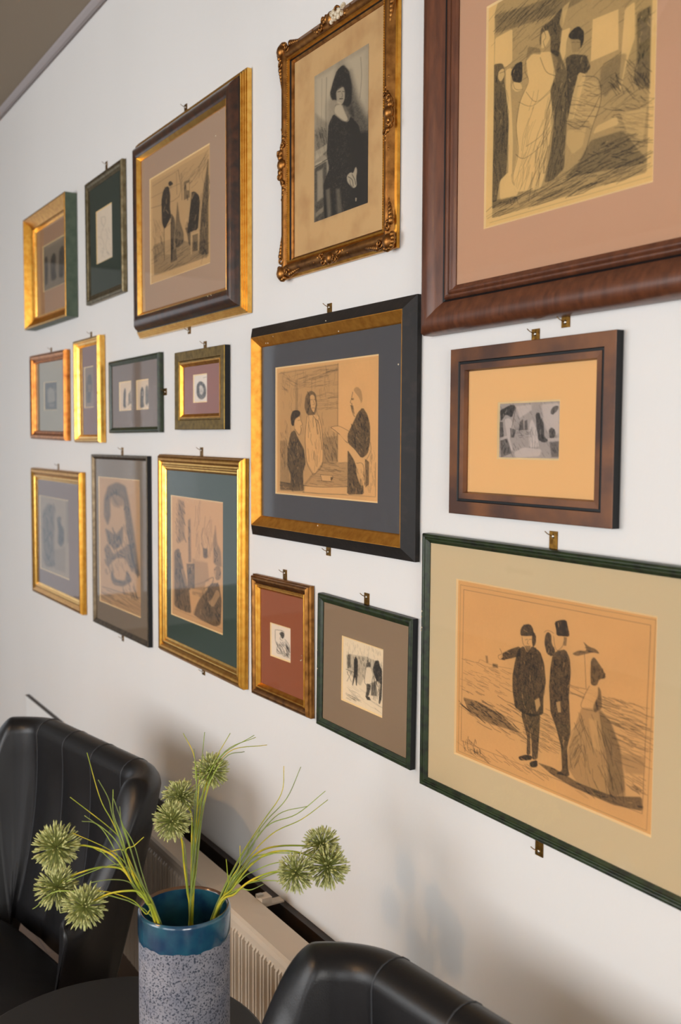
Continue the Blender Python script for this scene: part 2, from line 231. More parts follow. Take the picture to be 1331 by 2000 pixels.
# ---------------- drawings: software raster to vertex colours ----------------
FR = {
'A':{'c':(-3.7819,2.2341),'w':0.5524,'h':0.4293,'roll':-0.0028,'m':0.052,'hs':0.006,'pr':[('green_side',0,[(0,0.002),(0,0.044)]),('gold_bright',0,[(0,0.044),(0.0015,0.046),(0.006,0.046)]),('gold',1,[(0.006,0.046),(0.016,0.036),(0.028,0.025),(0.04,0.018)]),('gold_bright',0,[(0.04,0.018),(0.041,0.021),(0.046,0.021),(0.047,0.014),(0.052,0.008)])],'mat':(178,142,112),'paper':(150,135,115),'wins':[(0,0.0093,0.2959,0.1743)],'art':[(44,92,[('f',0.18,3.01,[(26,73),(1434,64),(1414,976),(-1,993)]),('f',0.7,1.5,[(57,248),(173,236),(208,536),(164,859),(38,875)]),('f',0.7,1.5,[(337,319),(476,232),(575,339),(534,613),(595,831),(357,851),(310,643)]),('f',0.65,1.5,[(710,253),(859,174),(967,321),(926,706),(874,853),(678,849)]),('f',0.6,1.5,[(1094,277),(1218,271),(1267,787),(1081,822)]),('h',0.4,(26,11.3,-20,0.75),[(6,741),(1418,823),(1412,1052),(-1,972)])])],'plates':[],'label':'deep gold picture frame with green sides at the far upper left'},
'B':{'c':(-3.1896,2.2459),'w':0.362,'h':0.4049,'roll':0.0087,'m':0.028,'hs':0.0095,'pr':[('bronze',0,[(0,0.002),(0,0.014)]),('bronze',1,[(0,0.014),(0.003,0.017),(0.011,0.0175),(0.017,0.0125)]),('bronze',0,[(0.017,0.0125),(0.028,0.0105)])],'mat':(48,62,52),'paper':(225,210,190),'wins':[(-0.0116,0.0081,0.1553,0.1721)],'art':[(31,105,[('s',0.3,0.6,[(274,143),(519,168),(575,267),(449,353),(306,257),(274,143)]),('s',0.25,0.53,[(388,361),(257,502),(435,674),(301,907)]),('s',0.25,0.53,[(569,409),(683,570),(555,729),(727,933)]),('h',0.18,(20,9.0,60,0.53),[(76,363),(928,399),(903,994),(49,943)])])],'plates':[(-0.0006,0.2273,'top')],'label':'narrow bronze picture frame with dark green mount and a small pale sketch'},
'C':{'c':(-2.5155,2.1742),'w':0.7169,'h':0.5698,'roll':0.0017,'m':0.068,'hs':0.03,'pr':[('gold_bright',0,[(0,0.002),(0,0.014),(0.004,0.014),(0.004,0.018),(0.008,0.018),(0.008,0.022),(0.012,0.022),(0.012,0.026),(0.016,0.026)]),('black',0,[(0.016,0.026),(0.019,0.027)]),('dark_walnut',1,[(0.019,0.027),(0.024,0.036),(0.031,0.043),(0.04,0.046),(0.05,0.0455),(0.058,0.041)]),('gold_bright',0,[(0.058,0.041),(0.0595,0.042),(0.068,0.032)])],'mat':(180,152,128),'paper':(205,168,118),'wins':[(-0.0255,0.0049,0.4096,0.2965)],'art':[(118,219,[('f',0.12,0.81,[(26,32),(976,38),(970,943),(56,938)]),('s',0.45,0.32,[(11,175),(512,187)]),('s',0.6,0.49,[(497,60),(508,302),(9,272)]),('s',0.45,0.35,[(467,75),(471,273)]),('s',0.5,0.38,[(43,74),(502,61)]),('s',0.6,0.38,[(551,107),(558,347)]),('h',0.5,(20,16.2,-30,0.43),[(547,100),(768,97),(766,286),(568,228)]),('f',0.5,0.81,[(587,195),(680,201),(683,358),(589,358)]),('w',0.8,0.81,[(624,220),(675,224),(675,295),(635,284)]),('f',0.55,1.62,[(901,326),(976,107),(970,925),(825,894),(848,604)]),('h',0.5,(34,59.4,92,0.49),[(872,317),(975,187),(971,902),(825,870)]),('h',0.5,(16,16.2,-50,0.54),[(767,156),(956,43),(965,184),(809,252)]),('f',0.35,1.35,[(42,634),(401,652),(675,753),(971,809),(970,943),(56,931)]),('h',0.55,(70,18.9,-16,0.46),[(29,657),(971,798),(970,937),(56,925)]),('h',0.4,(44,18.9,80,0.49),[(33,396),(235,448),(230,766),(40,790)]),('f',0.55,1.08,[(480,331),(519,520),(582,646),(586,732),(459,765),(425,683),(450,502)]),('f',0.85,0.68,[(275,148),(331,156),(359,241),(352,365),(375,446),(303,503),(253,536),(210,467),(200,260),(226,178)]),('f',0.82,0.54,[(322,120),(370,117),(414,160),(388,163),(336,162)]),('f',0.2,0.54,[(355,150),(398,165),(378,187),(345,175)]),('f',0.66,0.81,[(371,413),(432,479),(440,562),(412,717),(391,713),(389,850),(361,844),(360,542)]),('w',0.5,0.54,[(246,539),(365,506),(362,794),(250,770)]),('s',0.8,0.54,[(246,527),(249,821)]),('s',0.8,0.54,[(365,500),(365,870)]),('s',0.6,0.49,[(246,527),(365,500)]),('f',0.82,0.68,[(701,321),(757,325),(829,381),(843,438),(828,563),(810,675),(702,665),(642,672),(663,557),(682,477),(700,398)]),('w',0.4,0.54,[(696,331),(722,331),(722,375),(700,374)]),('f',0.6,0.68,[(632,549),(665,593),(698,664),(692,793),(663,774),(644,685),(600,602)]),('w',0.6,0.54,[(606,530),(637,526),(645,613),(609,610)]),('s',0.2,0.54,[(697,680),(831,692)]),('w',0.8,0.41,[(697,680),(831,692),(831,706),(706,695)]),('w',0.7,0.41,[(697,680),(719,685),(713,870),(696,866)]),('w',0.7,0.41,[(812,695),(831,696),(825,858),(810,855)]),('f',0.5,0.81,[(723,704),(810,707),(804,854),(729,849)]),('f',0.5,0.81,[(365,707),(448,701),(469,867),(363,870)])])],'plates':[(-0.0332,0.3018,'top'),(-0.0169,-0.2842,'bottom')],'label':'walnut picture frame with ribbed gold sides holding a print of two seated men'},
'D':{'c':(-1.7699,2.1973),'w':0.4408,'h':0.5045,'roll':0.0035,'m':0.043,'hs':0.005,'pr':[('gold',0,[(0,0.002),(0,0.009),(0.005,0.011)]),('bronze_gold',1,[(0.005,0.011),(0.009,0.018),(0.017,0.0225),(0.025,0.0215),(0.03,0.015)]),('gold',0,[(0.03,0.015),(0.032,0.0175),(0.036,0.0175),(0.037,0.013)]),('black',0,[(0.037,0.013),(0.038,0.009)]),('bronze_gold',0,[(0.038,0.009),(0.043,0.0065)])],'mat':None,'paper':(208,172,120),'wins':[(0.0116,0.0032,0.2065,0.303)],'art':[(105,298,[('f',0.44,0.0,[(-160,-137),(1149,-54),(1169,1089),(-153,1052)]),('w',0.62,10.73,[(-11,4),(413,7),(369,168),(230,227),(200,394),(-9,357)]),('w',0.55,10.73,[(592,3),(997,11),(1003,436),(826,341),(710,153)]),('f',0.6,8.2,[(680,85),(826,300),(1051,505),(1087,1048),(721,1009),(655,371)]),('f',0.7,6.31,[(829,527),(1106,555),(1114,1051),(807,1010)]),('s',0.4,0.95,[(229,43),(218,289),(233,508)]),('s',0.3,0.63,[(134,34),(129,273),(111,400)]),('s',0.35,0.95,[(878,45),(897,171),(868,308)]),('f',0.35,3.79,[(7,250),(247,359),(249,576),(9,537)]),('h',0.45,(30,15.8,75,1.26),[(7,316),(232,400),(233,574),(9,559)]),('w',0.5,1.89,[(9,515),(248,500),(258,545),(9,581)]),('s',0.8,1.26,[(10,620),(139,613),(265,606)]),('w',0.6,0.95,[(9,601),(138,602),(139,611),(10,615)]),('f',0.65,2.52,[(-7,629),(234,617),(268,993),(237,1011),(-4,1014)]),('w',0.45,3.16,[(42,664),(155,659),(166,859),(44,875)]),('w',0.3,1.89,[(12,949),(173,926),(173,959),(12,982)]),('f',0.95,1.58,[(370,318),(269,374),(233,563),(284,680),(172,772),(190,1005),(721,1009),(1032,1010),(1023,845),(943,628),(845,478),(699,394),(655,428),(537,396)]),('w',0.22,3.16,[(220,817),(298,817),(331,1006),(253,1002)]),('w',0.18,3.16,[(422,840),(497,846),(544,1007),(454,1006)]),('f',0.35,1.26,[(400,259),(572,292),(678,406),(620,419),(507,380),(373,307)]),('w',0.66,1.26,[(403,268),(536,285),(572,334),(655,410),(597,412),(477,361),(379,309)]),('f',0.5,3.16,[(536,285),(712,298),(771,413),(655,371)]),('f',0.96,1.89,[(339,221),(292,169),(353,101),(428,37),(556,22),(666,87),(722,197),(717,299),(654,329),(536,285),(403,230)]),('w',0.62,1.58,[(421,178),(475,151),(552,162),(588,212),(583,263),(530,289),(434,255)]),('f',0.75,1.58,[(414,113),(652,162),(652,198),(535,169),(460,173),(415,177)]),('s',0.75,1.1,[(451,186),(505,193)]),('s',0.7,0.95,[(541,200),(576,209)]),('s',0.45,0.95,[(529,206),(547,235),(523,234)]),('s',0.85,1.26,[(488,240),(547,250)]),('w',0.7,1.26,[(630,781),(703,766),(753,784),(798,741),(827,774),(805,818),(820,877),(754,883),(643,825)]),('s',0.7,0.95,[(660,791),(733,822),(754,867)]),('s',0.7,0.95,[(730,785),(782,830),(800,864)]),('s',0.6,0.79,[(689,816),(704,850),(742,874)]),('w',0.7,0.95,[(795,951),(818,955),(813,976),(796,973)])])],'plates':[],'label':'ornate gilt picture frame around a portrait photograph of a woman in dark dress'},
'E':{'c':(-1.1193,2.113),'w':0.654,'h':0.68,'roll':0.0035,'m':0.08,'hs':0.012,'pr':[('red_mahogany',1,[(0,0.002),(0,0.02),(0.004,0.03),(0.014,0.036),(0.029,0.035),(0.044,0.027),(0.053,0.02)]),('black',0,[(0.053,0.02),(0.057,0.0165)]),('red_mahogany',1,[(0.057,0.0165),(0.059,0.0215),(0.064,0.022),(0.066,0.017)]),('red_mahogany',1,[(0.066,0.017),(0.068,0.02),(0.072,0.02),(0.0745,0.015)]),('red_mahogany',0,[(0.0745,0.015),(0.08,0.013)])],'mat':(202,160,128),'paper':(226,188,122),'wins':[(-0.0015,0.001,0.3523,0.3572)],'art':[(335,479,[('f',0.38,1.2,[(45,39),(79,-21),(983,-34),(972,544),(968,961),(47,964)]),('h',0.45,(160,43.9,-22,0.8),[(45,39),(422,20),(969,-10),(972,544),(973,741),(674,661),(57,259)]),('f',0.4,1.99,[(46,48),(245,83),(473,106),(963,121),(965,166),(475,189),(193,152),(54,132)]),('h',0.6,(60,35.9,-28,1.0),[(45,39),(245,74),(473,114),(475,189),(193,152),(52,135)]),('w',0.95,0.8,[(51,153),(170,151),(172,295),(123,306),(86,272),(49,276)]),('w',0.95,0.8,[(129,317),(170,321),(161,398),(175,526),(185,653),(181,795),(156,799),(153,556),(131,407)]),('w',0.95,0.8,[(664,281),(803,289),(808,446),(657,446)]),('w',0.9,0.8,[(472,265),(539,269),(514,319),(510,375),(492,395),(476,340)]),('w',0.9,0.8,[(837,301),(888,289),(893,427),(854,507),(825,607),(814,596)]),('f',0.4,2.39,[(714,487),(821,466),(853,476),(825,592),(772,592),(740,614),(710,558)]),('f',0.6,1.2,[(46,266),(107,282),(123,320),(119,367),(134,426),(156,557),(142,787),(95,813),(78,892),(45,894),(48,620),(49,420)]),('h',0.5,(40,63.8,90,0.72),[(53,412),(145,447),(153,780),(56,860)]),('w',0.8,0.8,[(81,307),(115,305),(121,343),(93,362),(73,336)]),('s',0.7,0.64,[(87,320),(118,322)]),('f',0.8,0.8,[(162,338),(197,311),(240,314),(242,386),(233,406),(178,385)]),('w',0.85,0.8,[(178,385),(233,408),(243,439),(200,437),(172,410)]),('s',0.6,0.6,[(178,385),(189,415),(213,431),(243,436)]),('w',0.92,0.8,[(264,315),(302,299),(417,329),(465,378),(450,440),(421,491),(437,597),(427,713),(393,851),(369,899),(210,878),(181,813),(220,706),(206,588),(228,488),(282,416)]),('f',0.55,1.6,[(417,320),(473,347),(517,435),(534,532),(524,687),(514,843),(444,879),(394,877),(428,765),(447,633),(421,491),(452,441)]),('h',0.55,(56,79.8,100,0.72),[(421,491),(520,519),(516,844),(317,887),(263,849),(364,697)]),('h',0.4,(36,67.8,108,0.6),[(307,492),(411,556),(368,871),(196,861),(233,718)]),('s',0.6,0.64,[(264,315),(258,365),(282,416),(228,488),(206,588),(222,707),(188,806),(210,878)]),('s',0.55,0.64,[(267,455),(334,517),(421,491)]),('s',0.55,0.56,[(221,486),(308,527),(422,499)]),('s',0.6,0.8,[(355,335),(394,406),(452,441)]),('s',0.6,0.72,[(426,662),(364,715),(261,742),(206,712)]),('s',0.6,0.72,[(437,597),(376,666),(273,693)]),('f',0.4,1.2,[(275,262),(354,296),(361,324),(303,303),(264,323)]),('f',0.62,1.2,[(358,209),(402,204),(446,187),(484,168),(491,236),(476,331),(467,370),(417,329),(418,270),(397,230),(365,253),(361,296),(348,264)]),('w',0.8,0.8,[(360,234),(397,231),(416,273),(382,302),(359,298)]),('s',0.7,0.56,[(377,231),(388,260),(373,272),(384,303)]),('w',0.6,1.2,[(470,229),(489,169),(534,161),(545,132),(511,202),(486,260)]),('f',0.82,0.8,[(521,298),(549,281),(584,278),(617,312),(616,352),(598,379),(595,337),(540,319)]),('f',0.2,0.8,[(538,318),(597,338),(594,385),(551,377)]),('s',0.6,0.56,[(546,334),(564,338)]),('s',0.6,0.56,[(576,342),(593,348)]),('f',0.68,1.2,[(510,385),(552,382),(633,413),(660,471),(613,491),(590,523),(559,654),(530,647),(524,487)]),('w',0.75,0.8,[(591,468),(633,489),(566,652),(530,648),(556,554)]),('w',0.35,1.2,[(613,505),(699,539),(718,616),(676,709),(629,665),(571,657),(592,564)]),('h',0.5,(44,27.9,30,0.72),[(602,510),(705,549),(707,637),(653,704),(538,740),(535,656)]),('s',0.65,0.8,[(529,659),(595,697),(663,658),(712,599)]),('s',0.65,0.8,[(613,491),(693,521),(719,577),(713,639),(676,709),(633,813),(599,830)]),('w',0.4,1.6,[(530,688),(607,708),(641,701),(621,777),(563,796),(521,736)]),('h',0.55,(60,35.9,25,0.88),[(763,669),(971,680),(966,846),(916,857),(851,771)]),('w',0.45,1.99,[(828,702),(962,708),(946,841),(862,781)]),('f',0.5,1.99,[(900,338),(970,333),(975,651),(887,595),(905,508)]),('h',0.6,(40,31.9,60,0.96),[(875,514),(971,529),(972,710),(761,589)]),('w',0.7,1.2,[(742,711),(807,704),(819,739),(677,742),(698,715)]),('f',0.45,1.99,[(666,764),(841,768),(926,867),(966,907),(967,922),(517,886),(599,838)]),('h',0.55,(110,59.8,-12,0.96),[(444,879),(966,907),(968,961),(47,959),(45,894),(264,893)]),('h',0.6,(40,63.8,-10,1.2),[(517,869),(831,797),(965,876),(967,922),(494,898)]),('w',0.9,1.2,[(98,804),(150,780),(174,785),(182,831),(224,872),(221,895),(99,887)]),('f',0.45,1.2,[(45,885),(94,886),(107,893),(224,898),(211,914),(46,922)]),('s',0.7,0.64,[(142,923),(170,901),(184,931),(211,905),(225,930)]),('s',0.4,0.48,[(30,982),(990,980)])])],'plates':[(0.0056,-0.3447,'bottom')],'label':'largest mahogany picture frame,upper right,with a print of women in long dresses'},
'F':{'c':(-3.8435,1.7519),'w':0.4717,'h':0.3307,'roll':-0.0175,'m':0.033,'hs':0.006,'pr':[('copper',1,[(0,0.002),(0,0.018),(0.004,0.024),(0.01,0.0255),(0.018,0.019),(0.024,0.014)]),('copper',1,[(0.024,0.014),(0.026,0.0165),(0.03,0.014),(0.033,0.007)])],'mat':(158,148,125),'paper':(150,140,120),'wins':[(-0.0118,0.0019,0.1698,0.1093)],'art':[(25,56,[('f',0.75,1.13,[(-502,-298),(1622,-176),(1599,1113),(-536,1097)]),('w',0.8,2.25,[(222,286),(471,174),(802,308),(854,708),(243,749)]),('w',0.4,1.13,[(305,764),(822,774),(730,919),(363,914)])])],'plates':[(-0.0066,0.1761,'top')],'label':'small copper coloured picture frame with grey mount and a dark square print'},
'G':{'c':(-3.3576,1.7539),'w':0.2715,'h':0.3545,'roll':0.0017,'m':0.027,'hs':0.011,'pr':[('gold_bright',1,[(0,0.002),(0,0.02),(0.003,0.026),(0.008,0.028),(0.012,0.025),(0.013,0.02)]),('gold_bright',0,[(0.013,0.02),(0.016,0.0195),(0.02,0.0195),(0.027,0.012)])],'mat':(120,72,55),'paper':(150,120,95),'wins':[(-0.0131,0.0125,0.1006,0.1403)],'art':[(18,80,[('f',0.3,1.5,[(-213,-66),(1229,0),(1176,1055),(-274,1027)]),('f',0.6,1.13,[(322,193),(694,184),(803,444),(616,904),(159,894),(140,468)]),('w',0.5,1.13,[(351,428),(722,441),(671,626),(341,616)]),('s',0.6,0.75,[(219,565),(797,564)])])],'plates':[(-0.009,0.1903,'top')],'label':'narrow bright gold picture frame with brown red mount,overlapping beside the copper frame'},
'H':{'c':(-2.9322,1.7226),'w':0.43,'h':0.2295,'roll':0.0017,'m':0.017,'hs':0.012,'pr':[('dark_green',1,[(0,0.002),(0,0.014),(0.003,0.018),(0.008,0.018)]),('dark_green',0,[(0.008,0.018),(0.012,0.0155),(0.017,0.0125)])],'mat':(120,98,82),'paper':(215,190,160),'wins':[(-0.0784,0.0003,0.1087,0.091),(0.07,-0.0009,0.1012,0.0897)],'art':[(24,57,[('f',0.8,1.13,[(303,356),(436,165),(527,367),(454,758),(545,926),(258,897)]),('f',0.6,1.13,[(714,442),(936,290),(956,778),(705,833)]),('h',0.5,(14,6.0,80,0.53),[(263,685),(927,712),(921,971),(257,950)])]),(24,59,[('f',0.8,1.13,[(281,345),(443,192),(596,392),(526,740),(616,948),(236,955)]),('f',0.65,1.13,[(692,269),(849,151),(998,380),(989,821),(679,874)]),('w',0.4,0.75,[(407,383),(533,389),(498,547),(404,543)])])],'plates':[(0.2342,0.001,'right')],'label':'small dark green picture frame holding two little prints side by side'},
'I':{'c':(-2.4379,1.7191),'w':0.3199,'h':0.2114,'roll':-0.0052,'m':0.042,'hs':0.009,'pr':[('black',0,[(0,0.002),(0,0.0165)]),('olive_gold',0,[(0,0.0165),(0.0015,0.0178),(0.025,0.0168),(0.027,0.0135),(0.03,0.0135)]),('gold',0,[(0.03,0.0135),(0.0305,0.016),(0.034,0.0158),(0.042,0.0095)])],'mat':(146,86,68),'paper':(228,215,200),'wins':[(-0.0101,0.0035,0.0891,0.075)],'art':[(27,56,[('f',0.75,1.13,[(186,347),(440,211),(743,307),(906,516),(906,750),(687,923),(381,899),(157,701)]),('w',0.8,1.13,[(383,391),(606,381),(742,576),(604,758),(410,697)]),('s',0.6,0.6,[(689,117),(907,102)]),('h',0.6,(16,6.0,40,0.6),[(299,353),(798,377),(797,846),(297,829)])])],'plates':[(0.0084,0.116,'top')],'label':'small olive gold picture frame with pink brown mount around a tiny white print'},
'J':{'c':(-3.7678,1.2198),'w':0.6458,'h':0.5053,'roll':-0.0035,'m':0.045,'hs':0.01,'pr':[('gold',1,[(0,0.002),(0,0.018),(0.004,0.023),(0.012,0.0245),(0.02,0.019),(0.026,0.0165)]),('gold_bright',1,[(0.026,0.0165),(0.028,0.019),(0.034,0.018),(0.036,0.014)]),('gold_bright',0,[(0.036,0.014),(0.045,0.0105)])],'mat':(124,98,86),'paper':(158,138,115),'wins':[(-0.0538,-0.003,0.3889,0.2956)],'art':[(57,149,[('f',0.5,3.38,[(98,212),(298,80),(532,113),(488,443),(505,920),(162,958),(82,643)]),('f',0.35,3.38,[(918,9),(1158,15),(1144,515),(932,541)]),('f',0.75,2.25,[(600,244),(742,219),(726,319),(838,381),(832,553),(729,627),(615,579),(646,426),(611,305)]),('f',0.25,3.01,[(479,696),(868,597),(858,941),(537,941)]),('h',0.4,(40,18.8,80,0.75),[(102,121),(533,88),(505,920),(70,959)])])],'plates':[(-0.0067,0.2654,'top')],'label':'lowest left gold picture frame with mauve mount and a pale faded print'},
'K':{'c':(-3.0776,1.249),'w':0.5201,'h':0.5766,'roll':0.0017,'m':0.015,'hs':0.008,'pr':[('black',0,[(0,0.002),(0,0.015)]),('pewter',0,[(0,0.015),(0.001,0.0155),(0.007,0.0155),(0.015,0.0085)])],'mat':(128,110,90),'paper':(190,150,105),'wins':[(-0.0173,0.0016,0.3892,0.4256)],'art':[(81,256,[('f',0.6,2.63,[(122,173),(226,66),(467,26),(672,51),(757,187),(860,408),(981,707),(853,692),(727,475),(643,279),(602,152),(417,116),(281,151),(291,300),(214,380),(117,310)]),('f',0.4,2.25,[(282,121),(464,99),(602,152),(600,209),(414,204)]),('f',0.3,1.88,[(297,106),(415,160),(553,226),(366,221),(271,166)]),('w',0.6,2.25,[(292,255),(507,243),(597,296),(408,396),(304,329)]),('f',0.55,2.25,[(139,400),(286,420),(406,441),(595,355),(591,486),(402,560),(210,516)]),('f',0.5,2.25,[(108,570),(210,516),(353,594),(771,471),(854,635),(809,696),(633,598),(400,619),(202,713)]),('h',0.55,(60,18.8,75,1.13),[(138,430),(818,354),(853,692),(126,767)]),('f',0.6,2.25,[(301,719),(395,784),(628,773),(676,681),(807,754),(581,822),(345,834),(274,782)]),('w',0.5,1.5,[(400,634),(587,632),(583,749),(419,766)]),('s',0.6,0.9,[(71,880),(977,861)]),('h',0.45,(40,33.8,14,0.75),[(70,896),(997,873),(994,986),(15,995)]),('h',0.5,(20,15.0,70,0.9),[(582,778),(936,782),(934,867),(579,881)]),('w',0.95,0.75,[(352,926),(438,910),(447,936),(379,953)])])],'plates':[(0.01,0.303,'top'),(-0.0025,-0.3039,'bottom')],'label':'thin dark pewter picture frame with black sides holding a tall blurred figure print'},
'L':{'c':(-2.4502,1.2575),'w':0.5485,'h':0.5711,'roll':-0.007,'m':0.044,'hs':0.01,'pr':[('gold',1,[(0,0.002),(0,0.015),(0.0025,0.0155)]),('gold',1,[(0.0025,0.0155),(0.005,0.021),(0.012,0.0235),(0.018,0.021),(0.022,0.0165)]),('gold_bright',1,[(0.022,0.0165),(0.026,0.0165),(0.028,0.0185),(0.033,0.0175),(0.035,0.0135)]),('gold_bright',0,[(0.035,0.0135),(0.039,0.0135),(0.044,0.0105)])],'mat':(60,76,66),'paper':(205,160,110),'wins':[(-0.0294,-0.0002,0.3439,0.3431)],'art':[(101,246,[('h',0.6,(40,11.3,70,0.98),[(92,42),(270,24),(288,373),(90,392)]),('f',0.4,3.01,[(132,24),(251,33),(269,343),(130,388)]),('f',0.6,1.5,[(49,460),(150,425),(209,522),(286,654),(363,769),(401,935),(265,941),(45,927)]),('h',0.5,(30,30.1,80,0.75),[(69,490),(267,594),(363,894),(66,907)]),('w',0.4,1.13,[(188,603),(248,581),(325,712),(286,733)]),('f',0.5,1.5,[(339,182),(385,163),(399,517),(345,523)]),('h',0.35,(24,45.1,92,0.6),[(423,84),(819,116),(819,381),(422,452)]),('f',0.6,1.13,[(306,539),(466,521),(466,724),(336,754)]),('f',0.28,1.88,[(421,483),(714,481),(749,626),(458,695)]),('w',0.5,0.75,[(478,477),(721,465),(714,489),(478,500)]),('f',0.66,1.13,[(625,368),(664,382),(714,369),(721,450),(635,460)]),('s',0.6,0.68,[(628,370),(600,343)]),('f',0.45,1.88,[(819,322),(860,172),(888,315),(955,367),(972,496),(826,483)]),('f',0.35,1.5,[(421,700),(678,635),(642,776),(420,777)]),('w',0.7,0.75,[(382,728),(606,718),(606,739),(382,754)]),('f',0.62,1.13,[(642,746),(784,637),(922,619),(973,743),(956,936),(854,968),(569,955),(420,932),(569,787)]),('h',0.6,(30,18.8,60,0.75),[(678,696),(939,660),(939,924),(606,918)]),('w',0.7,0.75,[(488,760),(555,761),(450,943),(397,945)]),('w',0.55,0.75,[(888,667),(949,703),(819,825),(714,796),(784,771)]),('f',0.45,1.13,[(826,528),(888,484),(956,498),(962,577),(888,608),(847,584)]),('w',0.6,0.75,[(826,535),(874,522),(867,582),(826,579)]),('s',0.7,0.75,[(678,635),(819,588),(784,651),(642,700)]),('s',0.35,0.45,[(45,951),(973,963)])])],'plates':[(-0.0061,0.299,'top'),(0.0061,-0.2954,'bottom')],'label':'large gold picture frame with dark green mount holding a tan fireside print'},
